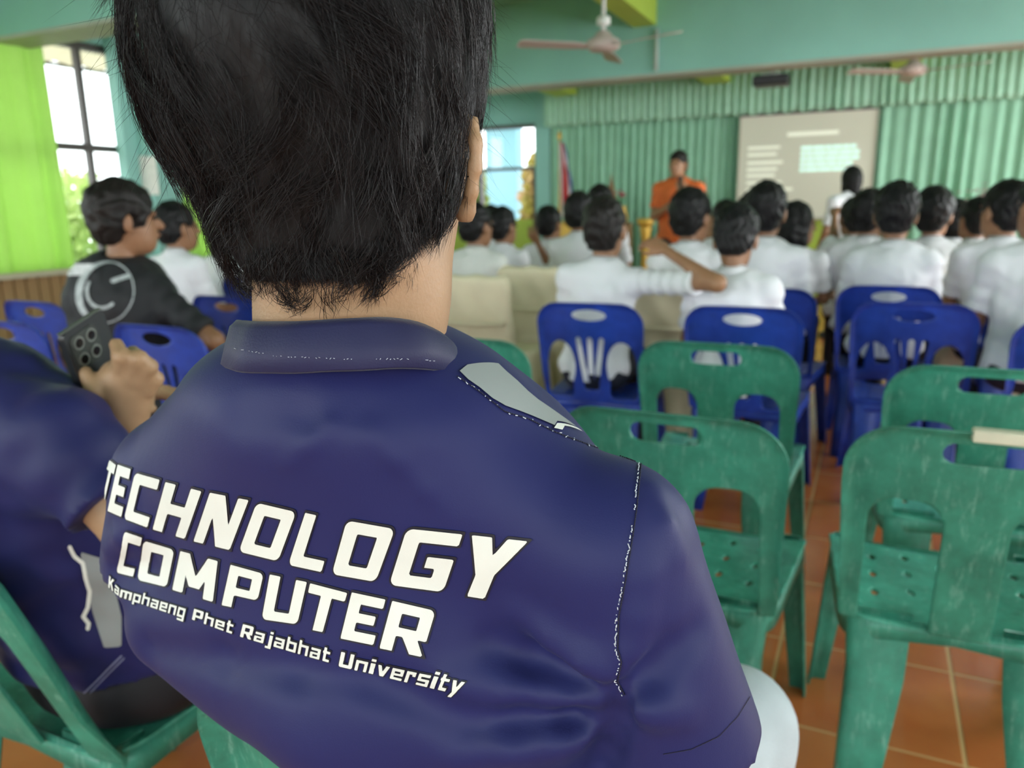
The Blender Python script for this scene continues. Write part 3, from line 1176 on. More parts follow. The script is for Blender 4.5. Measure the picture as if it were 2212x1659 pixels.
def head_sdf(P, hc, Rh, s):
    q = ((P - np.asarray(hc, np.float32)) @ np.asarray(Rh, np.float32)) / s
    ax = q.copy()
    ax[:, 0] = np.abs(q[:, 0])
    d = ell(q, (0, -0.018, 0.035), (0.073, 0.093, 0.085))
    d = smin(d, ell(q, (0, 0.022, -0.035), (0.061, 0.071, 0.085)), 0.03)
    d = smin(d, ell(q, (0, 0.047, -0.080), (0.038, 0.036, 0.030)), 0.03)
    d = smin(d, rc(q, (0, 0.086, 0.014), (0, 0.108, -0.022), 0.008, 0.014), 0.012)
    d = smin(d, ell(ax, (0.024, 0.080, 0.024), (0.022, 0.014, 0.009)), 0.012)
    d = smax(d, -ell(ax, (0.030, 0.100, 0.006), (0.015, 0.014, 0.010)), 0.012)
    d = smin(d, ell(q, (0, 0.092, -0.052), (0.021, 0.010, 0.009)), 0.008)
    ear = ell(ax, (0.078, -0.010, -0.006), (0.008, 0.019, 0.031), rotz(-0.5))
    ear = smin(ear, ell(ax, (0.075, 0.0, -0.035), (0.007, 0.009, 0.010)), 0.01)
    return smin(d, ear, 0.008) * s


def hair_sdf(P, hc, Rh, s, style, vol, seed):
    q = ((P - np.asarray(hc, np.float32)) @ np.asarray(Rh, np.float32)) / s
    ax = q.copy()
    ax[:, 0] = np.abs(q[:, 0])
    d = ell(q, (0, -0.020, 0.040), (0.081 + vol, 0.101 + vol, 0.094 + vol))
    d = smin(d, ell(q, (0, -0.058, -0.020), (0.070, 0.054, 0.075)), 0.03)
    low = -0.085
    if style in ('bob', 'long'):
        d = smin(d, ell(q, (0, -0.045, -0.045), (0.085, 0.065, 0.10)), 0.03)
        d = smin(d, rc(ax, (0.062, 0.0, 0.03), (0.068, 0.005, -0.10), 0.030, 0.022), 0.03)
        low = -0.125
    if style == 'long':
        d = smin(d, rc(q, (0, -0.075, 0.0), (0, -0.085, -0.24), 0.06, 0.035), 0.03)
        low = -0.30
    if style == 'bun':
        d = smin(d, ell(q, (0, -0.118, 0.03), (0.036, 0.036, 0.036)), 0.01)
    d = d + 0.0045 * wob(q, 95, seed) + 0.003 * np.sin(q[:, 0] * 260 + 3 * np.sin(q[:, 2] * 60 + seed))
    d = smax(d, -ell(q, (0, 0.115, -0.050), (0.074 if style not in ('bob', 'long') else 0.056, 0.092, 0.105)), 0.012)
    if style not in ('bob', 'long'):
        d = smax(d, -ell(ax, (0.088, 0.006, -0.022), (0.022, 0.032, 0.044)), 0.01)
    return smax(d, (low - q[:, 2]), 0.02) * s


def hand_vf(wrist, direction, normal, side, curl=0.5, s=1.0, h=0.0045):
    """five fingered hand: fingers along direction, palm towards normal, thumb on side (+1/-1 of local x)"""
    y = np.array(direction, float)
    y /= np.linalg.norm(y)
    n = np.array(normal, float)
    n -= y * (n @ y)
    n /= np.linalg.norm(n)
    x = np.cross(y, -n)
    R = np.column_stack([x, y, -n])

    def chain(base, ang0, L, r0, r1, lat):
        pts = [np.array(base, float)]
        a = 0.0
        for k, l in enumerate((0.45, 0.32, 0.23)):
            a += ang0 * (0.9 if k == 0 else 1.0)
            dv = np.array([lat * math.cos(a), math.cos(a), -math.sin(a)])
            pts.append(pts[-1] + dv / np.linalg.norm(dv) * L * l)
        return pts, r0, r1

    fs = [chain((-0.030 * side * -1, 0.085, 0.0), curl, 0.072, 0.0090, 0.0072, 0.10 * side),
          chain((0.010 * side, 0.090, 0.002), curl, 0.080, 0.0092, 0.0074, 0.03 * side),
          chain((-0.011 * side, 0.087, 0.001), curl * 1.05, 0.074, 0.0088, 0.0070, -0.04 * side),
          chain((-0.030 * side, 0.078, -0.002), curl * 1.1, 0.058, 0.0078, 0.0062, -0.12 * side)]
    th = [np.array((0.028 * side, 0.020, -0.006)), np.array((0.052 * side, 0.050, -0.014)), np.array((0.056 * side, 0.080, -0.022))]
    w0 = np.array(wrist, float)

    def f(P):
        q = ((P - w0.astype(np.float32)) @ R.astype(np.float32)) / s
        d = rbox3(q, (0, 0.048, 0), (0.040, 0.046, 0.013), 0.012)
        d = smin(d, rc(q, (0, -0.03, 0), (0, 0.03, 0), 0.026, 0.020), 0.02)
        for pts, r0, r1 in fs:
            for k in range(3):
                ra, rb = r0 + (r1 - r0) * k / 3, r0 + (r1 - r0) * (k + 1) / 3
                d = smin(d, rc(q, pts[k], pts[k + 1], ra, rb), 0.004)
        d = smin(d, rc(q, th[0], th[1], 0.013, 0.0105), 0.012)
        d = smin(d, rc(q, th[1], th[2], 0.0105, 0.008), 0.004)
        return d * s

    c = w0 + R @ np.array([0, 0.07, -0.02]) * s
    return sdf_mesh(f, c - 0.125 * s, c + 0.125 * s, h)


def nrmv(v):
    v = np.array(v, float)
    return v / np.linalg.norm(v)


def seated(hx, hy, s, yaw=0.0, lean=0.0, twist=0.0, head_yaw=0.0, head_pitch=0.0, head_tilt=0.0, seat=0.43, side=0.0, armL=None, armR=None, hscale=1.0):
    """joints of a seated figure; positive lean is forward, yaw turns left"""
    Rz = rotz(yaw)
    b = np.array([hx, hy, 0.0])
    J = {'s': s, 'yaw': yaw}
    hip = np.array([0, 0, seat + 0.085 * s])
    up = roty(side) @ rotx(-lean) @ np.array([0, 0, 1.0])
    Rt = rotz(twist)
    nb = hip + up * 0.52 * s
    lat = roty(side) @ Rt @ np.array([1.0, 0, 0])
    fw = np.cross(up, lat)
    L = {'hip': hip, 'nb': nb}
    for nm, sg, arm in (('L', -1, armL), ('R', 1, armR)):
        sh = nb + lat * sg * 0.172 * s - up * 0.060 * s
        el = sh + np.array([sg * 0.045, 0.07, -0.265]) * s
        wr = el + np.array([-sg * 0.05, 0.215, -0.03]) * s
        L['sh' + nm], L['el' + nm], L['wr' + nm] = sh, el, wr
        L['hp' + nm] = hip + np.array([sg * 0.085 * s, 0.0, -0.01])
        L['kn' + nm] = np.array([sg * 0.115 * s, 0.43 * s, seat + 0.055])
        L['an' + nm] = np.array([sg * 0.105 * s, 0.40 * s, 0.085])
    for k, v in L.items():
        J[k] = b + Rz @ v
    for nm, arm in (('L', armL), ('R', armR)):
        if arm:
            J['el' + nm], J['wr' + nm] = np.array(arm[0], float), np.array(arm[1], float)
            J['raised' + nm] = True
    J['up'], J['lat'], J['fw'] = Rz @ up, Rz @ lat, Rz @ fw
    J['Rh'] = Rz @ rotz(head_yaw) @ roty(head_tilt) @ rotx(-head_pitch)
    J['hs'] = s * hscale
    J['hc'] = J['nb'] + (J['up'] * 0.5 + np.array([0, 0, 0.5])) * (0.065 * s + 0.095 * s * hscale) + (Rz @ rotz(head_yaw * 0.5) @ np.array([0, 0.028, 0])) * s
    J['base'] = b
    return J


def person(J, label, shirt, skin, hair_m, style='short', vol=0.0, seed=1, girth=1.0, sleeve=0.78, trousers=None, group=None,
           h=0.012, collar=True, hands=True, hh=0.0075, cat='person', hem=-0.05):
    s = J['s']
    hs = J.get('hs', s)
    base = J['base']
    o = empty('person', base)
    tag(o, label, cat, group)
    R = np.column_stack([J['lat'], J['fw'], J['up']])
    ub = J['nb'] - J['hip']

    def torso(P, inf):
        c1 = J['hip'] + ub * 0.70
        d = ell(P, c1 + J['fw'] * 0.005, np.array([0.160 * girth, 0.112 * girth, 0.20]) * s + inf, R)
        d = smin(d, ell(P, J['hip'] + ub * 0.28, np.array([0.145 * girth, 0.115 * girth, 0.19]) * s + inf, R), 0.06)
        d = smin(d, ell(P, J['hip'] + J['up'] * 0.0, np.array([0.165 * girth, 0.125, 0.10]) * s + inf, R), 0.06)
        for n_ in 'LR':
            d = smin(d, rc(P, J['nb'] - J['up'] * 0.045 * s, J['sh' + n_], 0.050 * s + inf, 0.056 * s + inf), 0.05)
        return d

    def limbs(P, inf=0.0):
        d = None
        for n_ in 'LR':
            a = rc(P, J['sh' + n_], J['el' + n_], 0.045 * s, 0.036 * s)
            a = smin(a, rc(P, J['el' + n_], J['wr' + n_], 0.037 * s, 0.024 * s), 0.02)
            d = a if d is None else np.minimum(d, a)
        return d

    neck0, neck1 = J['nb'] - J['up'] * 0.03, J['hc'] + J['Rh'] @ np.array([0, -0.022, -0.05]) * hs

    def body(P):
        d = torso(P, -0.012)
        d = smin(d, limbs(P), 0.03)
        for n_ in 'LR':
            l = rc(P, J['hp' + n_], J['kn' + n_], 0.072 * s, 0.052 * s)
            l = smin(l, rc(P, J['kn' + n_], J['an' + n_], 0.050 * s, 0.036 * s), 0.02)
            toe = J['an' + n_] + rotz(J['yaw']) @ np.array([0, 0.13 * s, -0.045])
            l = smin(l, rc(P, J['an' + n_] - np.array([0, 0, 0.035]), toe, 0.036 * s, 0.028 * s), 0.02)
            d = smin(d, l, 0.03)
        d = smin(d, rc(P, neck0, neck1, 0.055 * s, 0.050 * s), 0.025)
        return smin(d, ell(P, J['hc'], np.array([0.066, 0.075, 0.09]) * hs, J['Rh']), 0.02)

    pts = np.array([J[k] for k in J if isinstance(J[k], np.ndarray) and J[k].shape == (3,) and k not in ('up', 'lat', 'fw', 'base')])
    lo, hi = pts.min(0) - 0.17, pts.max(0) + 0.17
    lo[2] = max(lo[2], -0.01)
    vf = [sdf_mesh(body, lo, hi, h)]

    def headf(P):
        d = head_sdf(P, J['hc'], J['Rh'], hs)
        return smin(d, rc(P, (neck0 + neck1) / 2, neck1, 0.050 * s, 0.049 * s), 0.02)
    vf.append(sdf_mesh(headf, J['hc'] - 0.155 * max(1, hs), J['hc'] + 0.155 * max(1, hs), hh))
    if hands:
        for n_, sg in (('L', 1), ('R', -1)):
            if hands in ('L', 'R') and n_ != hands:
                continue
            dv = nrmv(J['wr' + n_] - J['el' + n_])
            if J.get('raised' + n_):
                vf.append(hand_vf(J['wr' + n_], J.get('hdir' + n_, dv), J.get('hnrm' + n_, np.cross(dv, [1, 0, 0.2])), sg, 0.55, s, 0.0055))
            else:
                vf.append(hand_vf(J['wr' + n_], dv + np.array([0, 0, -0.25]), (0, 0, -1), sg, 0.30, s, 0.0065))
    V, Q = join_vf(vf)
    bo = link('body', fast_mesh('body', V - base, Q), skin, o)

    # shirt with short sleeves
    def shirtf(P):
        d = torso(P, 0.010)
        d = d + 0.0085 * wob(P - base.astype(np.float32), 34, seed) + 0.0035 * wob(P - base.astype(np.float32), 85, seed + 2)
        d = smax(d, -rc(P, neck0 + J['up'] * 0.02, neck1, 0.060 * s, 0.062 * s), 0.008)
        for n_ in 'LR':
            e = J['sh' + n_] + (J['el' + n_] - J['sh' + n_]) * sleeve
            dv = nrmv(e - J['sh' + n_])
            sl = rc(P, J['sh' + n_], e, 0.060 * s, 0.058 * s) + 0.004 * np.sin((P - J['sh' + n_].astype(np.float32)) @ dv.astype(np.float32) * 95 + seed)
            sl = np.maximum(sl, (P - e.astype(np.float32)) @ dv.astype(np.float32))
            d = smin(d, sl, 0.028)
        hb = J['hip'] + J['up'] * hem
        return np.maximum(d, -((P - hb.astype(np.float32)) @ J['up'].astype(np.float32)))
    pts2 = np.array([J[k] for k in ('hip', 'nb', 'shL', 'shR')] + [J['sh' + n_] + (J['el' + n_] - J['sh' + n_]) * sleeve for n_ in 'LR'])
    V, Q = sdf_mesh(shirtf, pts2.min(0) - 0.22, pts2.max(0) + np.array([0.22, 0.22, 0.10]), h * 0.85)
    so = link('shirt', fast_mesh('shirt', V - base, Q), shirt, o)
    if collar:
        n = 28
        V, Fs = [], []
        for k in range(n + 1):
            t = math.radians(-150) + math.radians(300) * k / n - math.pi / 2
            c, sn = math.cos(t), math.sin(t)
            fr = max(0, sn)
            for r, z in ((0.064, 0.052), (0.082, 0.002), (0.077, -0.002), (0.059, 0.046)):
                p = J['nb'] + J['up'] * (z * s + 0.004 - 0.035 * fr) + (J['lat'] * c + J['fw'] * (sn * (1.0 + 0.15 * fr) + 0.05)) * r * s
                V.append(p - base)
        for k in range(n):
            for a in range(4):
                b2 = (a + 1) % 4
                Fs.append((k * 4 + a, (k + 1) * 4 + a, (k + 1) * 4 + b2, k * 4 + b2))
        link('collar', fast_mesh('collar', np.array(V), Fs), shirt, so)

    hf = lambda P: hair_sdf(P, J['hc'], J['Rh'], hs, style, vol, seed)
    ex = np.array([0.18, 0.18, 0.18]) * max(1, hs)
    lo2, hi2 = J['hc'] - ex, J['hc'] + ex
    if style == 'long':
        lo2[2] -= 0.2
    V, Q = sdf_mesh(hf, lo2, hi2, hh)
    link('hair', fast_mesh('hair', V - base, Q), hair_m, o)
    # eyes and mouth
    for sg in (-1, 1):
        b2 = MB()
        b2.lathe([(0.002, -0.007), (0.009, -0.005), (0.011, 0), (0.009, 0.005), (0.002, 0.007)], n=10)
        e = b2.build('eye', M_eye, o, smooth=True)
        e.location = J['hc'] + J['Rh'] @ np.array([sg * 0.030, 0.087, 0.007]) * hs - base
        e.rotation_euler = Matrix(J['Rh'].tolist()).to_euler()
    b2 = MB().tube([J['Rh'] @ np.array(p) * hs for p in ((-0.022, 0.090, -0.053), (0, 0.101, -0.051), (0.022, 0.090, -0.053))], [0.003, 0.005, 0.003], 6)
    mo = b2.build('mouth', M_lip, o, smooth=True)
    mo.location = J['hc'] - base

    def trf(P):
        d = ell(P, J['hip'] - np.array([0, 0, 0.01]), np.array([0.168 * girth, 0.135, 0.105]) * s, R)
        for n_ in 'LR':
            l = rc(P, J['hp' + n_], J['kn' + n_], 0.086 * s, 0.066 * s)
            l = smin(l, rc(P, J['kn' + n_], J['an' + n_], 0.066 * s, 0.060 * s), 0.02)
            d = smin(d, l, 0.03)
        d = d + 0.004 * wob(P - base.astype(np.float32), 45, seed + 5)
        return np.maximum(d, 0.07 - P[:, 2])
    pts3 = np.array([J[k] for k in ('hip', 'hpL', 'hpR', 'knL', 'knR', 'anL', 'anR')])
    lo3, hi3 = pts3.min(0) - 0.2, pts3.max(0) + 0.2
    lo3[2] = 0.03
    V, Q = sdf_mesh(trf, lo3, hi3, h * 1.25)
    link('trousers', fast_mesh('trousers', V - base, Q), trousers or M_dark, o)
    for n_ in 'LR':
        a = J['an' + n_]
        toe = a + rotz(J['yaw']) @ np.array([0, 0.14 * s, -0.05])
        f = lambda P: np.maximum(smin(rc(P, a - np.array([0, 0, 0.045]), toe, 0.046 * s, 0.038 * s), rc(P, a, a - np.array([0, 0, 0.05]), 0.046 * s), 0.02), 0.003 - P[:, 2])
        V, Q = sdf_mesh(f, np.minimum(a, toe) - 0.09, np.maximum(a, toe) + 0.07, 0.013)
        link('shoe', fast_mesh('shoe', V - base, Q), M_shoe, o)
    return o, so, bo


def student(px, py, Y, label, **kw):
    """seat a student so that the head centre falls on the pixel at depth Y"""
    hp = at_y(px, py + 12, Y)
    pk = {k: kw.pop(k) for k in ('yaw', 'lean', 'twist', 'head_yaw', 'head_pitch', 'head_tilt', 'side', 'armL', 'armR', 'hnrmR', 'hdirR') if k in kw}
    hn = {k: pk.pop(k) for k in ('hnrmR', 'hdirR') if k in pk}
    lean, yaw = pk.get('lean', 0.08), pk.get('yaw', 0.0)
    pk['lean'] = lean
    pk['hscale'] = 1.24
    kw['vol'] = kw.get('vol', 0.0) + 0.004
    s = (hp[2] - 0.43) / (0.085 + 0.177 + 0.52 * math.cos(lean))
    s = min(1.06, max(0.80, s))
    J = seated(0, 0, s, **{k: v for k, v in pk.items() if k not in ('armL', 'armR')})
    J = seated(hp[0] - J['hc'][0], hp[1] - J['hc'][1], s, **pk)
    J.update(hn)
    kw.setdefault('group', 'students in white shirts')
    kw.setdefault('shirt', M_shirt)
    kw.setdefault('skin', M_skin2)
    kw.setdefault('hair_m', M_hair)
    return person(J, label, **kw)


# the students in the rows, facing the stage
elb = at_y(1550, 612, 2.86)
wri = at_y(1436, 540, 3.02)
student(1308, 487, 3.15, 'student in white shirt raising the right elbow, hand at the ear', armR=(elb, wri), hdirR=(-0.75, 0.25, 0.35), hnrmR=(-0.4, 0.5, -0.3),
        skin=M_skin3, hair_m=M_hair2, seed=2, girth=1.05, side=0.05, lean=0.05)
student(1588, 530, 3.15, 'student with bowed black hair and a broad white back, in the middle', seed=3, girth=1.08, lean=0.22, head_pitch=0.35, style='short', vol=0.004)
student(1935, 455, 4.12, 'broad student in white shirt right of the screen on a blue chair', seed=4, girth=1.15, vol=0.008, head_pitch=0.1)
student(2258, 440, 3.75, 'student in white shirt cut by the right edge of the picture', seed=5, girth=1.1, head_yaw=0.5, hair_m=M_hair)
student(2167, 448, 4.35, 'student with cropped hair looking left, near the right edge', seed=6, girth=1.08, head_yaw=0.6, style='crop', skin=M_skin3)
student(2105, 466, 5.3, 'student with cropped hair behind the right group', seed=7, head_yaw=0.5)
student(2062, 470, 5.9, 'far student between two dark heads at the right', seed=8, style='bob')
student(2017, 455, 4.8, 'student with bushy black hair right of the broad one', seed=9, vol=0.012, head_yaw=-0.3)
student(1880, 455, 4.75, 'student in white shirt left of the broad one, leaning forward', seed=10, head_yaw=-0.5, lean=0.2)
student(1843, 462, 5.45, 'student in front of the screen with hands raised together', seed=12, head_yaw=0.4, lean=0.1,
        armL=(at_y(1800, 510, 5.5), at_y(1803, 462, 5.75)), style='short')
student(1655, 450, 4.1, 'tall student with round black hair left of the screen edge', seed=13, girth=1.1, vol=0.006, lean=0.05)
student(1624, 455, 5.05, 'long haired student hidden behind the tall one', seed=14, style='bob')
student(1722, 482, 4.65, 'student turning aside beside the tall one', seed=15, head_yaw=-0.9, style='bob')
student(1495, 461, 3.95, 'student in front of the speaker in orange, black hair', seed=16, girth=1.0, head_yaw=-0.35, vol=0.004)
student(1563, 464, 5.6, 'far student between the speaker and the screen', seed=17, head_yaw=0.5)
student(1255, 452, 5.0, 'student half hidden left of the raised elbow student', seed=18, head_yaw=-0.3)
student(1298, 434, 5.8, 'far student whose dark hair shows over the elbow student', seed=19)
student(1188, 476, 5.2, 'student with an arm on the chair back, left of the flag', seed=20, head_yaw=-0.4, yaw=0.2,
        armR=(at_y(1182, 565, 5.1), at_y(1160, 522, 5.0)))
student(1088, 494, 4.6, 'girl with a hair bun on a cream covered chair', seed=21, style='bun', head_yaw=-0.3)
student(1064, 471, 5.4, 'far student behind the girl with the hair bun', seed=22, style='bob')
student(1030, 480, 4.0, 'student in white shirt just right of the big neck', seed=23, skin=M_skin2, shirt=M_shirt2, head_yaw=-0.3)
student(385, 482, 3.15, 'student in white shirt ahead of the black shirt person', seed=24, head_yaw=-0.3, lean=0.12)
student(497, 540, 3.7, 'small student with long hair just left of the big neck', seed=25, style='long', lean=0.25)

# man in a black t-shirt, left
hp = at_d(272, 470, 2.88)
kb = dict(lean=0.05, head_yaw=-0.38, yaw=-0.15, side=0.15, hscale=1.14)
J = seated(0, 0, 0.95, **kb)
J = seated(hp[0] - J['hc'][0], hp[1] - J['hc'][1], 0.95, **kb,
           armR=(at_d(462, 735, 2.82), at_d(500, 790, 3.0)))
PB, PBs, PBb = person(J, 'person in a black t-shirt with a white circle print, seated left', M_black, M_skin2, M_hair2, 'short', 0.012, 31, 1.62, 0.86, hh=0.006, collar=False)

# speaker in the orange shirt, standing and facing the audience
def standing(x, y, H, yaw):
    s = H / 1.72
    Rz = rotz(yaw)
    b = np.array([x, y, 0.0])
    J = {'s': s, 'yaw': yaw, 'base': b}
    L = {'hip': (0, 0, 0.93), 'nb': (0, -0.01, 1.45), 'hc': (0, 0.02, 1.60)}
    for n_, sg in (('L', -1), ('R', 1)):
        L.update({'sh' + n_: (sg * 0.18, 0, 1.385), 'el' + n_: (sg * 0.24, 0.02, 1.10), 'wr' + n_: (sg * 0.24, 0.14, 0.88),
                  'hp' + n_: (sg * 0.09, 0, 0.90), 'kn' + n_: (sg * 0.10, 0.02, 0.49), 'an' + n_: (sg * 0.11, -0.01, 0.09)})
    for k, v in L.items():
        J[k] = b + Rz @ (np.array(v) * s)
    J['up'], J['lat'], J['fw'] = np.array([0, 0, 1.0]), Rz @ np.array([1.0, 0, 0]), Rz @ np.array([0, 1.0, 0])
    J['Rh'] = Rz
    return J


oc = at_y(1465, 364, 6.9)
J = standing(oc[0], 6.92, 1.63, math.radians(172))
J['elR'], J['wrR'] = at_y(1413, 468, 6.85), at_y(1470, 428, 6.60)
J['elL'], J['wrL'] = at_y(1520, 470, 6.75), at_y(1472, 415, 6.62)
J['raisedL'] = J['raisedR'] = True
J['hdirL'], J['hnrmL'] = (-0.2, 0.1, 0.9), (0, 0.8, 0.2)
J['hdirR'], J['hnrmR'] = (0.7, -0.1, 0.4), (0, 0.8, 0.3)
person(J, 'speaker in an orange shirt standing before the stage curtain, hand at chin', M_orange, M_skin3, M_hair2, 'crop', 0.0, 41, 1.12, 0.7, hh=0.006)
mic = J['wrL'] + np.array([-0.01, -0.02, 0.09])
mo = empty('microphone', mic)
tag(mo, 'small dark microphone held at the speaker\'s chin', 'microphone')
MB().tube([(0.03, 0, -0.13), (0.0, 0, 0.0)], 0.011, 10).build('handle', M_blk, mo, smooth=True)
MB().lathe([(0.006, 0), (0.018, 0.012), (0.02, 0.025), (0.012, 0.04)], n=12).build('grille', mat('dark grille', (0.05, 0.05, 0.05), 0.4, metallic=0.8), mo, smooth=True)

# woman standing by the screen
wc = at_y(1840, 388, 7.3)
J = standing(wc[0], 7.3, wc[2] * 1.72 / 1.60, math.radians(40))
person(J, 'standing person with black bobbed hair and white blouse in front of the screen', M_shirt, M_skin2, M_hair, 'long', 0.004, 43, 0.9, 0.8)

# ------------------------------------------------------------------ the person in the foreground, seen from behind
M_navy = mat('navy polyester polo', (0.017, 0.019, 0.098), 0.55, 0.07, 5, 0.05, 900, spec=0.26, sheen=0.04)
M_collar = mat('navy ribbed collar', (0.019, 0.019, 0.065), 0.55, 0.10, 9, 0.08, 700, sheen=0.08, spec=0.3)
M_print = mat('off white print', (0.80, 0.80, 0.74), 0.6, 0.03, 30, 0.05, 900)
M_edge = mat('black print outline', (0.012, 0.012, 0.022), 0.6)
M_grey = mat('grey shoulder panel', (0.30, 0.32, 0.32), 0.5, 0.06, 10)
M_thread = mat('white thread', (0.68, 0.70, 0.78), 0.7)
M_thread2 = mat('dark navy thread', (0.010, 0.010, 0.03), 0.7)
M_jeans = mat('pale grey washed denim', (0.47, 0.52, 0.55), 0.8, 0.10, 12, 0.15, 300)
M_skinH = mat('light skin', (0.36, 0.215, 0.118), 0.5, 0.0, 30, 0.10, 420, col2=(0.43, 0.26, 0.145), thr=(0.3, 0.75))
M_strand = mat('glossy black hair strand', (0.006, 0.005, 0.006), 0.36, 0.0, 30, col2=(0.013, 0.009, 0.009), spec=0.3)

HB = np.array([-0.3225, 0.68, 0.0])
hero = empty('person', HB)
tag(hero, 'large person seen from behind in a navy shirt with big white lettering across the back', 'person')
RC = rotz(PSI)
HC = at_d(690, 172, 0.485)
NK0, NK1 = at_d(738, 800, 0.532), at_d(748, 540, 0.497)


def fold(P, a, b, wd, amp):
    t = rc(P, a, b, 0.0)
    return -amp * np.exp(-(t / wd) ** 2)


SHR, SHL = np.array([-0.137, 0.434, 0.980]), np.array([-0.514, 0.440, 0.970])
ELR, WRR = np.array([-0.082, 0.485, 0.735]), np.array([-0.17, 0.72, 0.66])
ELL_, WRL = np.array([-0.565, 0.60, 0.79]), np.array([-0.44, 0.80, 0.72])
SLL = np.array([-0.592, 0.470, 0.745])


def hero_torso(P):
    d = ell(P, (-0.338, 0.480, 0.91), (0.206, 0.122, 0.20))
    d = smin(d, ell(P, (-0.335, 0.430, 1.020), (0.135, 0.074, 0.070)), 0.05)
    d = smin(d, ell(P, (-0.335, 0.57, 0.72), (0.185, 0.142, 0.25)), 0.06)
    d = smin(d, ell(P, (-0.318, 0.416, 1.060), (0.115, 0.074, 0.048)), 0.04)
    d = smin(d, rc(P, (-0.3225, 0.424, 1.050), SHR, 0.045, 0.050), 0.04)
    d = smin(d, rc(P, (-0.3225, 0.430, 1.062), SHL, 0.046, 0.054), 0.05)
    return d


def hero_shirt(P):
    d = hero_torso(P)
    # cloth bulging over the chair back
    d = smin(d, rc(P, (-0.512, 0.425, 0.852), (-0.3225, 0.405, 0.838), 0.046), 0.05)
    d = smin(d, rc(P, (-0.3225, 0.405, 0.838), (-0.175, 0.430, 0.855), 0.046), 0.05)
    for sh, el, L in ((SHR, ELR, 0.62), (SHL, SLL, 0.36)):
        e = sh + (el - sh) * L
        dv = nrmv(e - sh)
        sl = rc(P, sh, e, 0.055, 0.063)
        sl = np.maximum(sl, (P - e.astype(np.float32)) @ dv.astype(np.float32))
        d = smin(d, sl, 0.012)
    for a, b, wd, amp in FOLDS3:
        d = d + fold(P, a, b, wd, amp)
    Q = P - HB.astype(np.float32)
    d = d + 0.0022 * wob(Q, 22, 1.0) + 0.0010 * wob(Q, 55, 2.0)
    d = smax(d, -rc(P, NK0 + (NK1 - NK0) * 0.85, NK1, 0.062, 0.066), 0.006)
    return np.maximum(d, 0.50 - P[:, 2])


FOLDS = [((1335, 1480), (1120, 1320), 0.43, 0.40, 0.011, 0.009), ((1335, 1495), (1060, 1390), 0.43, 0.39, 0.010, -0.010),
         ((1330, 1515), (980, 1475), 0.43, 0.38, 0.012, 0.010), ((1330, 1540), (1020, 1560), 0.43, 0.39, 0.011, -0.010),
         ((1320, 1575), (980, 1640), 0.43, 0.39, 0.013, 0.008),
         ((1345, 1500), (1500, 1370), 0.43, 0.42, 0.011, -0.009), ((1345, 1520), (1480, 1545), 0.43, 0.42, 0.011, 0.008), ((1345, 1500), (1400, 1250), 0.43, 0.42, 0.009, 0.005),
         ((1345, 1490), (1338, 1560), 0.4, 0.4, 0.007, -0.014), ((1338, 1560), (1300, 1658), 0.4, 0.4, 0.008, -0.016),
         ((320, 1405), (800, 1470), 0.45, 0.39, 0.013, -0.008), ((800, 1470), (1000, 1560), 0.39, 0.39, 0.013, -0.006), ((620, 1000), (760, 880), 0.43, 0.43, 0.006, 0.0018),
         ((800, 930), (980, 1120), 0.43, 0.42, 0.008, 0.0018), ((520, 900), (900, 880), 0.45, 0.44, 0.012, -0.003),
         ((1385, 985), (1470, 1200), 0.46, 0.46, 0.008, 0.003), ((1410, 1000), (1560, 1300), 0.46, 0.46, 0.010, -0.002),
         ((250, 1240), (330, 1220), 0.55, 0.50, 0.010, -0.006), ((230, 1180), (330, 1130), 0.56, 0.50, 0.010, 0.004)]


def hit(px, py, bv, off=0.0012):
    d = ray(px, py)
    d = d / np.linalg.norm(d)
    loc, n, i, dist = bv.ray_cast(Vector(CAM), Vector(d))
    if loc is None:
        return None
    if n.dot(Vector(d)) > 0:
        n = -n
    return np.array(loc) + np.array(n) * off


# folds: lines on the cloth, found on the plain form first
FOLDS3 = []
V, Q = sdf_mesh(hero_shirt, (-0.70, 0.26, 0.48), (0.04, 0.76, 1.17), 0.009)
bv0 = BVHTree.FromPolygons([tuple(p) for p in V], [tuple(q) for q in Q])
new = []
for a, b, da, db, wd, amp in FOLDS:
    a, b = np.array(a, float), np.array(b, float)
    ps = [hit(*(a + (b - a) * k / 3), bv0, 0.0) for k in range(4)]
    for k in range(3):
        if ps[k] is not None and ps[k + 1] is not None and np.linalg.norm(ps[k] - ps[k + 1]) < 0.15:
            new.append((ps[k], ps[k + 1], wd, amp * (1.0, 0.8, 0.5)[k]))
FOLDS3 = new
V, Q = sdf_mesh(hero_shirt, (-0.70, 0.26, 0.48), (0.04, 0.76, 1.17), 0.0042)
shirt = link('shirt', fast_mesh('shirt', V - HB, Q), M_navy, hero)
BV = BVHTree.FromPolygons([tuple(p) for p in V], [tuple(q) for q in Q])


def decal(PX, Fs, bv, off, name, material, parent, base, maxe=0.03):
    """print on cloth: pixel outline carried onto the surface it lies on"""
    W3 = [hit(p[0], p[1], bv, off) for p in PX]
    ok = []
    for f in Fs:
        if any(W3[i] is None for i in f):
            continue
        q = [W3[i] for i in f]
        if max(np.linalg.norm(q[k] - q[k - 1]) for k in range(len(q))) > maxe:
            continue
        ok.append(f)
    Vv = np.array([w if w is not None else (0, 0, 0) for w in W3]) - base
    used = sorted({i for f in ok for i in f})
    mp = {u: k for k, u in enumerate(used)}
    if not ok:
        return None
    return link(name, fast_mesh(name, Vv[used], [tuple(mp[i] for i in f) for f in ok]), material, parent)


# ---- lettering: glyphs as blocks in a unit box, carried onto the cloth
def R_(x0, y0, x1, y1):
    return [(x0, y0), (x1, y0), (x1, y1), (x0, y1)]


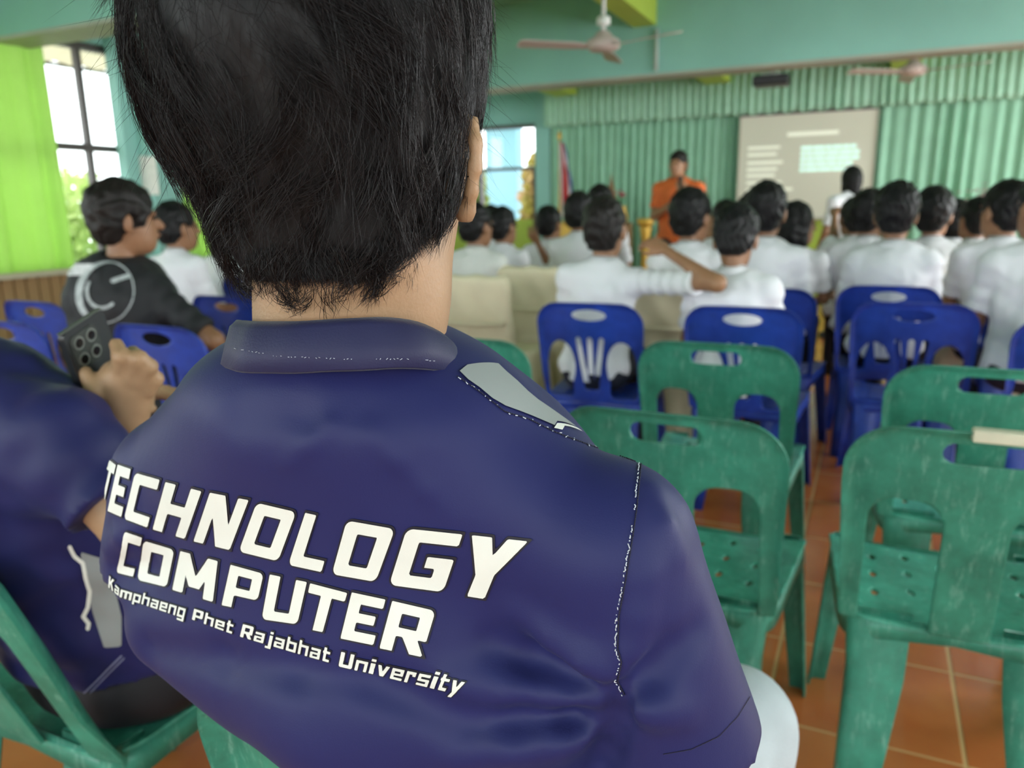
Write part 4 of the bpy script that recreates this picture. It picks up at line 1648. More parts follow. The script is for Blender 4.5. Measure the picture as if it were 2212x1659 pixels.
a_, b_ = 0.29, 0.21
GL = {
    'T': ([R_(0, 1 - b_, 1, 1), R_(0.5 - a_ / 2, 0, 0.5 + a_ / 2, 1)], ''),
    'E': ([R_(0, 0, a_ + 0.05, 1), R_(0, 0, 1, b_), R_(0, 0.40, 0.86, 0.60), R_(0, 1 - b_, 1, 1)], ''),
    'C': ([R_(0, 0, a_, 1), R_(0, 0, 1, b_), R_(0, 1 - b_, 1, 1)], 'ad'),
    'H': ([R_(0, 0, a_, 1), R_(1 - a_, 0, 1, 1), R_(0, 0.39, 1, 0.60)], ''),
    'N': ([R_(0, 0, a_ * 0.92, 1), R_(1 - a_ * 0.92, 0, 1, 1), [(0, 1), (0.60, 0), (1, 0), (0.40, 1)]], ''),
    'O': ([R_(0, 0, a_, 1), R_(1 - a_, 0, 1, 1), R_(0, 0, 1, b_), R_(0, 1 - b_, 1, 1)], 'abcd'),
    'L': ([R_(0, 0, a_ + 0.06, 1), R_(0, 0, 1, b_)], 'a'),
    'G': ([R_(0, 0, a_, 1), R_(0, 0, 1, b_), R_(0, 1 - b_, 1, 1), R_(1 - a_, 0, 1, 0.56), R_(0.52, 0.37, 1, 0.56)], 'abd'),
    'Y': ([[(0.34, 0), (0.66, 0), (0.66, 0.46), (0.34, 0.46)], [(0.34, 0.36), (0.66, 0.36), (0.36, 1), (0.0, 1)], [(0.34, 0.36), (0.66, 0.40), (1.0, 1), (0.64, 1)]], ''),
    'M': ([R_(0, 0, 0.25, 1), R_(0.75, 0, 1, 1), [(0.0, 1), (0.37, 0.2), (0.63, 0.2), (0.26, 1)], [(0.74, 1), (0.37, 0.2), (0.63, 0.2), (1.0, 1)]], ''),
    'P': ([R_(0, 0, a_, 1), R_(0, 1 - b_, 1, 1), R_(0, 0.30, 1, 0.49), R_(1 - a_, 0.30, 1, 1)], 'cC'),
    'U': ([R_(0, 0, a_, 1), R_(1 - a_, 0, 1, 1), R_(0, 0, 1, b_)], 'ab'),
    'R': ([R_(0, 0, a_, 1), R_(0, 1 - b_, 1, 1), R_(0, 0.32, 1, 0.50), R_(1 - a_, 0.40, 1, 1), [(0.36, 0.42), (0.70, 0), (1.02, 0), (0.72, 0.42)]], 'c'),
    'K': ([R_(0, 0, a_, 1), [(0.2, 0.42), (0.42, 0.42), (1.0, 1), (0.66, 1)], [(0.26, 0.60), (0.66, 0), (1.0, 0), (0.55, 0.60)]], ''),
}
X_ = 0.72
bb, aa = 0.17, 0.26
GL.update({
    'a': ([R_(1 - aa, 0, 1, X_), R_(0.05, X_ - bb, 1, X_), R_(0, 0, 1, bb - 0.02), R_(0, 0, aa, 0.42), R_(0, 0.29, 1, 0.42)], ''),
    'm': ([R_(0, 0, 0.2, X_), R_(0.4, 0, 0.6, X_), R_(0.8, 0, 1, X_), R_(0, X_ - bb, 1, X_)], 'e'),
    'p': ([R_(0, -0.26, aa, X_), R_(1 - aa, 0, 1, X_), R_(0, 0, 1, bb), R_(0, X_ - bb, 1, X_)], ''),
    'h': ([R_(0, 0, aa, 1), R_(1 - aa, 0, 1, X_), R_(0, X_ - bb, 1, X_)], ''),
    'e': ([R_(0, 0, aa, X_), R_(0, 0, 1, bb - 0.02), R_(0, X_ - bb, 1, X_), R_(1 - aa, 0.28, 1, X_), R_(0, 0.28, 1, 0.42)], ''),
    'n': ([R_(0, 0, aa, X_), R_(1 - aa, 0, 1, X_), R_(0, X_ - bb, 1, X_)], ''),
    'g': ([R_(0, 0, aa, X_), R_(1 - aa, -0.26, 1, X_), R_(0, 0, 1, bb), R_(0, X_ - bb, 1, X_), R_(0.1, -0.26, 1, -0.12)], ''),
    't': ([R_(0.12, 0, 0.12 + 0.36, 0.95), R_(0, X_ - bb, 1, X_), R_(0.12, 0, 1, bb)], ''),
    'j': ([R_(0.45, -0.26, 1, X_), R_(0, -0.26, 1, -0.10), R_(0.45, 0.84, 1, 1.0)], ''),
    'b': ([R_(0, 0, aa, 1), R_(1 - aa, 0, 1, X_), R_(0, 0, 1, bb), R_(0, X_ - bb, 1, X_)], ''),
    'i': ([R_(0, 0, 1, X_), R_(0, 0.84, 1, 1.0)], ''),
    'v': ([[(0.34, 0), (0.66, 0), (0.30, X_), (0.0, X_)], [(0.34, 0), (0.66, 0), (1.0, X_), (0.70, X_)]], ''),
    'r': ([R_(0, 0, 0.36, X_), R_(0, X_ - bb, 1, X_), R_(0.66, X_ - 0.28, 1, X_)], ''),
    's': ([R_(0, 0, 1, bb - 0.02), R_(0, 0.28, 1, 0.43), R_(0, X_ - bb + 0.01, 1, X_), R_(0, 0.28, aa, X_), R_(1 - aa, 0, 1, 0.42)], ''),
    'y': ([[(0.30, 0.02), (0.62, 0.02), (0.30, X_), (0.0, X_)], [(0.10, -0.26), (0.42, -0.26), (1.0, X_), (0.70, X_)]], ''),
})


def glyph_field(ch, grow):
    polys, rnd = GL[ch]

    def f(X, Y):
        d = np.full(X.shape, 1e3)
        for p in polys:
            d = np.minimum(d, convex2(X, Y, p))
        r = 0.13
        for c, (sx, sy, x, y) in {'a': (-1, -1, 0, 0), 'b': (1, -1, 1, 0), 'c': (1, 1, 1, 1), 'd': (-1, 1, 0, 1), 'C': (1, -1, 1, 0.30)}.items():
            if c in rnd:
                u, v = (X - (x - sx * r)) * sx, (Y - (y - sy * r)) * sy
                if c == 'C':
                    cut = np.where((u > 0) & (v > 0) & (v < 0.16), np.hypot(u, v) - r, -1e3)
                else:
                    cut = np.where((u > 0) & (v > 0), np.hypot(u, v) - r, -1e3)
                d = np.maximum(d, cut)
        return d - grow
    return f


def zq(*pts):
    return [(180 + x / 2.1686, 900 + y / 2.1686) for x, y in pts]


# quads: top-left, top-right, bottom-right, bottom-left of each letter box in the picture
LINE1 = list(zip('TECHNOLOGY', [
    zq((126, 203), (160, 228), (113, 432), (78, 408)), zq((168, 226), (230, 246), (185, 468), (121, 440)),
    zq((250, 262), (366, 294), (306, 516), (197, 478)), zq((393, 304), (561, 346), (482, 569), (331, 524)),
    zq((600, 352), (781, 386), (692, 621), (523, 580)), zq((818, 398), (1003, 442), (918, 673), (735, 628)),
    zq((1045, 445), (1193, 478), (1120, 723), (966, 690)), zq((1238, 481), (1463, 521), (1372, 769), (1169, 733)),
    zq((1518, 519), (1779, 546), (1688, 817), (1435, 783)), zq((1822, 550), (2086, 581), (1968, 862), (1712, 822))]))
LINE2 = list(zip('COMPUTER', [
    zq((198, 536), (279, 562), (239, 750), (160, 727)), zq((286, 575), (433, 621), (398, 797), (260, 766)),
    zq((462, 626), (637, 673), (614, 866), (424, 810)), zq((697, 690), (851, 732), (810, 912), (655, 880)),
    zq((880, 735), (1053, 770), (1008, 969), (842, 945)), zq((1068, 776), (1241, 821), (1184, 1018), (1022, 984)),
    zq((1262, 818), (1419, 852), (1362, 1066), (1209, 1035)), zq((1450, 858), (1652, 906), (1588, 1122), (1391, 1080))]))
LINE3 = []


def word(txt, tl, tr, br, bl):
    wds = {'i': 0.34, 'j': 0.5, 't': 0.62, 'r': 0.68, 'm': 1.35, 'K': 1.0, 'P': 0.95, 'R': 0.98, 'U': 0.95}
    adv = [wds.get(c, 0.86) for c in txt]
    gap = 0.20
    tot = sum(adv) + gap * (len(txt) - 1)
    q = [np.array(v, float) for v in (tl, tr, br, bl)]
    x = 0.0
    for c, a in zip(txt, adv):
        u0, u1 = x / tot, (x + a) / tot
        LINE3.append((c, [tuple(q[0] + (q[1] - q[0]) * u0), tuple(q[0] + (q[1] - q[0]) * u1),
                          tuple(q[3] + (q[2] - q[3]) * u1), tuple(q[3] + (q[2] - q[3]) * u0)]))
        x += a + gap


word('Ka', *zq((127, 742), (176, 790), (172, 838), (124, 797)))
word('mphaeng', *zq((186, 795), (492, 882), (478, 943), (176, 843)))
word('Phet', *zq((527, 898), (714, 956), (702, 1013), (516, 948)))
word('Rajabhat', *zq((755, 968), (1166, 1080), (1154, 1147), (740, 1026)))
word('University', *zq((1213, 1097), (1800, 1222), (1766, 1296), (1199, 1165)))


def lay(line, step, grow, off, name, material):
    PX, FS = [], []
    for ch, (tl, tr, br, bl) in line:
        tl, tr, br, bl = map(np.array, (tl, tr, br, bl))
        V2, F2 = contour2d(glyph_field(ch, grow), -0.12, 1.12, -0.34, 1.12, step)
        o = len(PX)
        for u, v in V2:
            p = (bl * (1 - u) + br * u) * (1 - v) + (tl * (1 - u) + tr * u) * v
            PX.append(p)
        FS += [tuple(i + o for i in f) for f in F2]
    return decal(PX, FS, BV, off, name, material, shirt, HB)


for ln, st, gr, nm in ((LINE1, 0.034, 0.040, 'upper_lettering'), (LINE2, 0.034, 0.045, 'middle_lettering'), (LINE3, 0.055, 0.09, 'small_lettering')):
    lay(ln, st, gr, 0.0007, nm + '_outline', M_edge)
    lay(ln, st, 0.0, 0.0013, nm, M_print)


# ---- seams: running stitches along the arm hole and the shoulder
def stitches(path, material, name, n, r, L, skip=0.0, jit=1.0, bv=None, parent=None, base=None):
    bv = bv or BV
    parent = parent or shirt
    base = HB if base is None else base
    pts = np.array(path, float)
    seg = np.r_[0, np.cumsum(np.linalg.norm(np.diff(pts, axis=0), axis=1))]
    b = MB()
    rng = np.random.default_rng(5)
    for k in range(n):
        if rng.random() < skip:
            continue
        t = (k + 0.5) / n * seg[-1]
        p = np.array([np.interp(t, seg, pts[:, 0]), np.interp(t, seg, pts[:, 1])]) + rng.normal(0, jit, 2)
        t2 = min(t + L, seg[-1])
        q = np.array([np.interp(t2, seg, pts[:, 0]), np.interp(t2, seg, pts[:, 1])]) + rng.normal(0, jit, 2)
        A, B = hit(*p, bv, 0.0006), hit(*q, bv, 0.0006)
        if A is None or B is None or np.linalg.norm(A - B) > 0.02:
            continue
        b.tube([A - base, B - base], r, 5)
    if b.v:
        b.build(name, material, parent, smooth=True)


ARM = [(1383, 972), (1378, 1020), (1370, 1100), (1358, 1180), (1345, 1260), (1332, 1330), (1330, 1400), (1338, 1430), (1328, 1470), (1345, 1500)]
stitches(ARM, M_thread, 'arm_seam_stitches', 120, 0.00033, 3.5, 0.25, 1.2)
stitches([(x + 5, y) for x, y in ARM], M_thread2, 'arm_seam', 130, 0.0004, 4, 0.0, 0.2)
SHO = [(985, 812), (1040, 850), (1090, 890), (1140, 905), (1200, 935), (1280, 965), (1372, 998)]
stitches(SHO, M_thread2, 'shoulder_seam', 90, 0.0004, 4, 0.0, 0.2)
stitches(SHO, M_thread, 'shoulder_stitches', 26, 0.00033, 3, 0.35, 2.0)
HEM = [(1628, 1525), (1600, 1570), (1560, 1612), (1500, 1640), (1440, 1650)]
stitches([(x - 8, y - 22) for x, y in HEM], M_thread2, 'sleeve_hem', 60, 0.0002, 5, 0.0, 0.2)


# ---- grey shoulder panel and white tab in front of the shoulder seam, running over the shoulder
def panel(name, material, pts, depth, off):
    rows = []
    for px, py in pts:
        p = hit(px, py, BV, 0.0)
        if p is None:
            continue
        col = [p]
        q = p.copy()
        for k in range(8):
            q = q + np.array([0.10, 0.8, 0.35 if k < 2 else -0.25]) * depth / 8
            loc, n, i, dd = BV.find_nearest(Vector(q))
            q = np.array(loc)
            col.append(q + np.array(n) * 0)
        out = []
        for c in col:
            loc, n, i, dd = BV.find_nearest(Vector(c))
            nn = np.array(n)
            if nn[2] < -0.3:
                nn = -nn
            out.append(np.array(loc) + nn * off - HB)
        rows.append(out)
    m_ = len(rows[0])
    V = [v for r in rows for v in r]
    Fs = [(i * m_ + k, i * m_ + k + 1, (i + 1) * m_ + k + 1, (i + 1) * m_ + k) for i in range(len(rows) - 1) for k in range(m_ - 1)]
    return link(name, fast_mesh(name, np.array(V), Fs), material, shirt)


GP = [(992, 808), (1010, 826), (1036, 844), (1062, 866), (1090, 882), (1120, 893), (1150, 905), (1180, 918), (1196, 925)]
panel('shoulder_panel', M_grey, [(x, y - 4) for x, y in GP], 0.05, 0.0012)
panel('white_tab', M_print, [(1194, 928), (1203, 930), (1212, 932)], 0.05, 0.0016)

# ---- fold-over collar
n = 56
V, Fs = [], []
cc = np.array([-0.312, 0.414, 1.104])
prof = [(0.065, 0.013), (0.0695, 0.017), (0.0750, 0.013), (0.0800, 0.002), (0.0840, -0.010), (0.0810, -0.012), (0.075, -0.004), (0.067, 0.004)]
for k in range(n + 1):
    t = math.radians(-155 + 310 * k / n) - math.pi / 2 + math.radians(8)
    c, sn = math.cos(t), math.sin(t)
    fr = (sn + 1) / 2
    for j, (r, z) in enumerate(prof):
        rip = 0.0012 * math.sin(5 * t + j) + 0.0008 * math.sin(13 * t)
        rr_ = r + rip
        V.append(cc + np.array([c * rr_ * 0.98, sn * rr_ * (0.98 + 0.30 * max(0, sn)), z - 0.080 * fr ** 2.3 + 0.004 * c + 0.006]) - HB)
m_ = len(prof)
for k in range(n):
    for a in range(m_):
        b2 = (a + 1) % m_
        Fs.append((k * m_ + a, (k + 1) * m_ + a, (k + 1) * m_ + b2, k * m_ + b2))
for e in (0, n):
    Fs.append(tuple(e * m_ + a for a in range(m_)))
col = link('collar', fast_mesh('collar', np.array(V), Fs), M_collar, shirt)
bv_c = BVHTree.FromPolygons([tuple(v + HB) for v in V], [tuple(f) for f in Fs])
stitches([(505, 752), (600, 770), (750, 776), (880, 776), (960, 782)], M_thread, 'collar_stitches', 60, 0.00014, 2.5, 0.4, 1.0, bv_c, col)

# ---- head, neck, arms, legs
EAR = at_d(1002, 365, 0.480)
SK = at_d(705, 250, 0.50)


def hero_headf(P):
    q = (P - SK.astype(np.float32)) @ RC.astype(np.float32)
    d = ell(q, (-0.004, 0.0, 0.035), (0.083, 0.098, 0.09))
    d = smin(d, ell(q, (0.0, 0.03, -0.04), (0.068, 0.075, 0.075)), 0.03)
    d = smin(d, rc(P, at_d(932, 450, 0.51), at_d(862, 650, 0.515), 0.019, 0.028), 0.03)
    d = smin(d, rc(P, at_d(862, 650, 0.515), at_d(850, 780, 0.525), 0.028, 0.030), 0.02)
    d = smin(d, rc(P, NK0, NK1, 0.058, 0.0585), 0.022)
    hR = rotz(math.radians(22))
    fc = SK + RC @ np.array([0.02, 0.03, -0.02])
    Qh = P.copy()
    d = smin(d, head_sdf(Qh, SK + np.array([-0.022, 0.034, -0.015]), hR, 0.87), 0.01)
    # right ear: shell, rim and lobe
    e = (P - EAR.astype(np.float32)) @ RC.astype(np.float32)
    Re = rotz(math.radians(-38)) @ roty(math.radians(6))
    ear = ell(e, (-0.004, 0.0, 0.0), (0.0042, 0.019, 0.029), Re)
    rim = [(-0.008, 0.004, 0.024), (0.000, -0.002, 0.0295), (0.006, -0.010, 0.026), (0.0085, -0.015, 0.014), (0.0075, -0.015, 0.0), (0.005, -0.012, -0.014), (0.002, -0.007, -0.024)]
    for p0, p1 in zip(rim, rim[1:]):
        ear = smin(ear, rc(e, p0, p1, 0.0042, 0.0040), 0.004)
    ear = smin(ear, ell(e, (0.0005, -0.005, -0.0265), (0.0062, 0.0068, 0.0072)), 0.006)
    return smin(d, ear, 0.006)


vf = [sdf_mesh(hero_headf, (-0.48, 0.26, 1.05), (-0.13, 0.64, 1.42), 0.0036)]
KN = at_d(1585, 1572, 1.04)
KNL = np.array([-0.50, 1.08, 0.50])
ANR, ANL = KN + np.array([0.0, 0.02, -0.42]), np.array([-0.50, 1.07, 0.09])
HPR, HPL = np.array([-0.24, 0.70, 0.52]), np.array([-0.41, 0.70, 0.52])


def hero_body(P):
    d = hero_torso(P) + 0.014
    d = np.maximum(d, P[:, 2] - 1.06)
    for sh, el, wr in ((SHR, ELR, WRR), (SHL, ELL_, WRL)):
        a = smin(rc(P, sh, el, 0.050, 0.041), rc(P, el, wr, 0.042, 0.027), 0.02)
        d = smin(d, a, 0.03)
    for hp_, kn, an in ((HPR, KN, ANR), (HPL, KNL, ANL)):
        l = smin(rc(P, hp_, kn, 0.075, 0.055), rc(P, kn, an, 0.055, 0.04), 0.02)
        l = smin(l, rc(P, an, an + np.array([0, 0.14, -0.05]), 0.04, 0.03), 0.02)
        d = smin(d, l, 0.03)
    return smin(d, rc(P, NK0 - np.array([0, -0.02, 0.05]), NK0, 0.055), 0.02)


vf.append(sdf_mesh(hero_body, (-0.72, 0.3, 0.0), (0.15, 1.30, 1.14), 0.011))
vf.append(hand_vf(WRR, nrmv(WRR - ELR) + np.array([0, 0, -0.3]), (0, 0, -1), -1, 0.35, 1.05, 0.0055))
vf.append(hand_vf(WRL, nrmv(WRL - ELL_) + np.array([0, 0, -0.2]), (0, 0, -1), 1, 0.35, 1.05, 0.0055))
V, Q = join_vf(vf)
link('body', fast_mesh('body', V - HB, Q), M_skinH, hero)
mole = MB().lathe([(0.0004, 0), (0.0009, 0.0004), (0.0004, 0.0008)], n=8).build('mole', M_hair2, hero)
BVH_head = BVHTree.FromPolygons([tuple(p) for p in vf[0][0]], [tuple(q) for q in vf[0][1]])
mp_ = hit(1011, 383, BVH_head, 0.0)
if mp_ is not None:
    mole.location = mp_ - HB
for sg in (-1, 1):
    b2 = MB().lathe([(0.002, -0.007), (0.009, -0.005), (0.011, 0), (0.009, 0.005), (0.002, 0.007)], n=10)
    e = b2.build('eye', M_eye, hero, smooth=True)
    e.location = SK + np.array([-0.022, 0.034, -0.015]) + rotz(math.radians(22)) @ np.array([sg * 0.026, 0.076, 0.006]) - HB


# trousers and shoes
def hero_tr(P):
    d = ell(P, (-0.325, 0.69, 0.53), (0.185, 0.15, 0.12))
    for hp_, kn, an in ((HPR, KN, ANR), (HPL, KNL, ANL)):
        l = smin(rc(P, hp_, kn, 0.095, 0.080), rc(P, kn, an, 0.078, 0.066), 0.02)
        d = smin(d, l, 0.03)
    d = d + 0.003 * wob(P, 40, 3.0)
    return np.maximum(np.maximum(d, 0.07 - P[:, 2]), P[:, 2] - 0.63)


V, Q = sdf_mesh(hero_tr, (-0.65, 0.45, 0.05), (0.15, 1.25, 0.72), 0.009)
link('trousers', fast_mesh('trousers', V - HB, Q), M_jeans, hero)
for an in (ANR, ANL):
    f = lambda P: np.maximum(rc(P, an - np.array([0, 0, 0.045]), an + np.array([0, 0.16, -0.05]), 0.05, 0.042), 0.003 - P[:, 2])
    V, Q = sdf_mesh(f, an - np.array([0.1, 0.1, 0.12]), an + np.array([0.1, 0.26, 0.06]), 0.012)
    link('shoe', fast_mesh('shoe', V - HB, Q), M_white, hero)


# ---- hair: solid cap plus many strands flowing down it
def hero_hair(P, rough=True):
    q = (P - HC.astype(np.float32)) @ RC.astype(np.float32)
    d = ell(q, (0.0, 0.0, 0.030), (0.105, 0.116, 0.112))
    d = smin(d, ell(q, (0.008, -0.012, -0.055), (0.080, 0.076, 0.114)), 0.035)
    d = smin(d, ell(q, (-0.038, -0.010, -0.004), (0.056, 0.070, 0.058)), 0.03)
    if rough:
        am = np.clip((q[:, 2] + 0.115) * 25, 0, 1)
        d = d + am * 0.0035 * wob(q, 42, 1.0) + am * 0.0016 * np.sin(q[:, 0] * 210 + 2.5 * np.sin(q[:, 2] * 45) + 4 * q[:, 1] * 30)
    # face side, ear and neck line stay free
    d = smax(d, -ell(q, (0.075, 0.150, -0.055), (0.10, 0.105, 0.10)), 0.015)
    d = smax(d, -ell(q, (0.125, 0.012, -0.072), (0.046, 0.046, 0.052)), 0.008)
    lowz = -0.136 + 1.0 * np.clip(q[:, 0] - 0.030, 0, 1) + 0.1 * np.clip(-q[:, 0] - 0.02, 0, 1)
    d = smax(d, (lowz - q[:, 2]) * 0.8, 0.012)
    return d


V, Q = sdf_mesh(lambda P: hero_hair(P) + 0.006, HC - 0.17, HC + 0.17, 0.0042)
hair = link('hair', fast_mesh('hair', V - HB, Q), M_hair, hero)


def grad(f, P, e=0.0015):
    g = np.stack([f(P + np.array(v, np.float32) * e) - f(P - np.array(v, np.float32) * e) for v in np.eye(3)], 1)
    return g / (np.linalg.norm(g, axis=1)[:, None] + 1e-9)


def strand_mesh(pts, rad, name, material, parent, base):
    N, K, _ = pts.shape
    T = np.gradient(pts, axis=1)
    T /= np.linalg.norm(T, axis=2)[..., None] + 1e-9
    A = np.where(np.abs(T[..., 2:3]) < 0.9, np.array([0, 0, 1.0]), np.array([1.0, 0, 0]))
    U = np.cross(T, A)
    U /= np.linalg.norm(U, axis=2)[..., None] + 1e-9
    W = np.cross(T, U)
    prof = np.sin(np.linspace(0.75, math.pi - 0.03, K)) if K > 2 else np.ones(K)
    R = rad[:, None] * prof[None, :]
    ring = [pts + R[..., None] * (math.cos(a) * U + math.sin(a) * W) for a in (0, 2.094, 4.189)]
    V = np.stack(ring, 2).reshape(-1, 3) - base
    i0 = (np.arange(N)[:, None, None] * K + np.arange(K - 1)[None, :, None]) * 3
    k = np.arange(3)[None, None, :]
    k2 = (k + 1) % 3
    Fq = np.stack([i0 + k, i0 + k2, i0 + 3 + k2, i0 + 3 + k], -1).reshape(-1, 4)
    o = link(name, fast_mesh(name, V, Fq), material, parent)
    o['kind'] = 'stuff'
    return o


hv = V.copy()
hq = (hv - HC) @ RC
rng = np.random.default_rng(12)
hf0 = lambda P: hero_hair(P.astype(np.float32), False)
sel = hq[:, 1] < 0.085
K = 10


# flow: down and away from the crown, with broad sweeping waves
def flow(P, ph):
    q = (P - HC) @ RC
    sw = 0.9 * np.sin(q[:, 0] * 26 + q[:, 2] * 18 + 0.6) + 0.7 * np.sin(q[:, 2] * 40 - q[:, 0] * 12 + 2.0) + 0.4 * np.sin(q[:, 0] * 75 + q[:, 2] * 33)
    side = np.clip(q[:, 0] * 5, -0.7, 0.7) * np.clip((q[:, 2] + 0.02) * 10, -0.8, 0.8)
    v = np.stack([sw * 0.5 + side + ph * 0.55, -0.25 * np.clip(q[:, 2] * 8, 0, 1), -np.ones(len(q))], 1)
    return v @ RC.T


def grow(P0, Ls, ph, lay_d, lift, curl):
    pts = np.zeros((len(P0), K, 3))
    p = P0 - grad(hf0, P0.astype(np.float32)) * np.clip(hf0(P0) - lay_d, -0.01, 0.01)[:, None]
    pts[:, 0] = p
    for k in range(1, K):
        g = grad(hf0, p.astype(np.float32))
        v = flow(p, ph)
        v = v - g * (v * g).sum(1)[:, None]
        v /= np.linalg.norm(v, axis=1)[:, None] + 1e-9
        sd = np.cross(g, v)
        v = v + sd * (curl * 0.9 * k / K)[:, None]
        v /= np.linalg.norm(v, axis=1)[:, None] + 1e-9
        p = p + v * (Ls / (K - 1))[:, None]
        g = grad(hf0, p.astype(np.float32))
        tgt = lay_d + lift * (k / (K - 1)) ** 2
        p = p - g * np.clip(hf0(p) - tgt, -0.004, 0.004)[:, None] * 0.8
        pts[:, k] = p
    return pts


NG, PER = 620, 26
gi = rng.choice(np.nonzero(sel)[0], NG)
G0 = hv[gi]
qz = ((G0 - HC) @ RC)[:, 2]
gl = rng.uniform(0.035, 0.075, NG)
gl = np.where(qz < -0.07, rng.uniform(0.016, 0.030, NG), gl)
gl = np.where(qz < -0.12, rng.uniform(0.010, 0.020, NG), gl)
glay = rng.uniform(-0.004, 0.004, NG)
gp = grow(G0, gl, rng.normal(0, 1, NG), glay, np.abs(rng.normal(0, 0.004, NG)), rng.normal(0, 0.8, NG))
gid = np.repeat(np.arange(NG), PER)
N = len(gid)
gg = grad(hf0, gp[:, 0].astype(np.float32))
o0 = rng.normal(0, 0.0050, (N, 3))
o0 -= gg[gid] * (o0 * gg[gid]).sum(1)[:, None] * 0.75
t = np.linspace(0, 1, K)[None, :, None]
ln = rng.uniform(0.75, 1.12, (N, 1, 1))
pts = gp[gid]
pts = pts[:, :1] + (pts - pts[:, :1]) * ln
cv = rng.uniform(0.3, 0.85, (N, 1, 1))
pts = pts + o0[:, None, :] * (1 - cv * t ** 1.3) + rng.normal(0, 0.0022, (N, 1, 3)) * t ** 2 + rng.normal(0, 0.0015, (N, 1, 3)) * np.sin(t * 5)
strand_mesh(pts, rng.uniform(0.00011, 0.00024, N), 'hair_strands', M_strand, hair, HB)
NF = 4500
fi = rng.choice(np.nonzero(sel)[0], NF)
fq = ((hv[fi] - HC) @ RC)[:, 2]
fl_ = np.where(fq < -0.07, rng.uniform(0.012, 0.028, NF), rng.uniform(0.025, 0.06, NF))
pts = grow(hv[fi], fl_, rng.normal(0, 1.2, NF), rng.uniform(-0.004, 0.004, NF), np.abs(rng.normal(0, 0.004, NF)), rng.normal(0, 0.7, NF))
strand_mesh(pts, rng.uniform(0.00009, 0.00016, NF), 'loose_strands', M_strand, hair, HB)
# fringe of short hair ends along the nape, rooted on the hair line
bv_cap = BVHTree.FromPolygons([tuple(p_) for p_ in hv], [tuple(q_) for q_ in Q])
roots = []
for px in rng.uniform(532, 962, 5200):
    yl = 578 + 6 * math.sin(px * 0.05) - 0.55 * max(0, px - 790) - 0.0016 * max(0, px - 850) ** 2
    py = yl - abs(rng.normal(0, 22))
    h1, h2 = hit(px, py, bv_cap, 0.0004), hit(px, py, BVH_head, 0.0002)
    c = [h for h in (h1, h2) if h is not None]
    if c:
        roots.append(min(c, key=lambda h: np.linalg.norm(h - CAM)))
roots = np.array(roots)
NE = len(roots)
pts = np.zeros((NE, K, 3))
dv = np.stack([rng.normal(0.0, 0.28, NE) + 0.25 * np.sin(roots[:, 0] * 190), rng.normal(0.10, 0.10, NE), -np.ones(NE)], 1)
dv /= np.linalg.norm(dv, axis=1)[:, None]
el_ = rng.uniform(0.006, 0.015, NE)
for k in range(K):
    s_ = k / (K - 1)
    pts[:, k] = roots + dv * (el_ * s_)[:, None] + np.array([0, -0.0012, 0]) * math.sin(math.pi * s_)
strand_mesh(pts, rng.uniform(0.0001, 0.0002, NE), 'nape_fringe', M_strand, hair, HB)
# loose flyaway hairs around the outline
nf = 1000
idx = rng.choice(np.nonzero(sel & (hq[:, 2] > -0.05))[0], nf)
p = hv[idx].copy()
pts = np.zeros((nf, K, 3))
Ls = rng.uniform(0.015, 0.045, nf)
g0 = grad(hf0, p.astype(np.float32))
v = flow(p, rng.normal(0, 1.4, nf))
v /= np.linalg.norm(v, axis=1)[:, None]
dirv = v + g0 * rng.uniform(0.1, 0.8, (nf, 1)) + rng.normal(0, 0.25, (nf, 3))
dirv /= np.linalg.norm(dirv, axis=1)[:, None]
bend = rng.normal(0, 0.5, (nf, 3)) + np.array([0, 0, -0.8])
for k in range(K):
    s_ = k / (K - 1)
    pts[:, k] = p + dirv * (Ls * s_)[:, None] + bend * (Ls * 0.35 * s_ * s_)[:, None] * 1.0
strand_mesh(pts, rng.uniform(0.00007, 0.00013, nf), 'flyaway_hairs', M_strand, hair, HB)
# short hairs on the nape
nn = 700
PXn = np.column_stack([rng.uniform(545, 905, nn), rng.uniform(560, 640, nn)])
rows = []
for px, py in PXn:
    lim = 612 - 0.16 * max(0, px - 760)
    if py > lim + rng.exponential(12):
        continue
    h0 = hit(px, py, BVH_head, 0.0)
    if h0 is None:
        continue
    ln = rng.uniform(0.004, 0.010)
    d1 = np.array([rng.normal(0, 0.35), -0.35, -1.0])
    d1 /= np.linalg.norm(d1)
    rows.append([h0, h0 + d1 * ln * 0.5, h0 + d1 * ln + np.array([rng.normal(0, 0.001), 0.0, 0])])
rows = np.array(rows)
strand_mesh(rows, rng.uniform(0.00006, 0.00012, len(rows)), 'nape_hairs', M_strand, hair, HB)

# ------------------------------------------------------------------ the neighbour on the left, holding a phone
def px_decal(field, box, step, bv, off, name, material, parent, base, maxe=0.06):
    V2, F2 = contour2d(field, *box, step)
    if len(V2) == 0:
        return None
    return decal([tuple(v) for v in V2], [tuple(reversed(f)) for f in F2], bv, off, name, material, parent, base, maxe)


def obj_bvh(o):
    mw = pw(o.parent) if o.parent else Matrix.Identity(4)
    return BVHTree.FromPolygons([mw @ v.co for v in o.data.vertices], [tuple(p.vertices) for p in o.data.polygons])


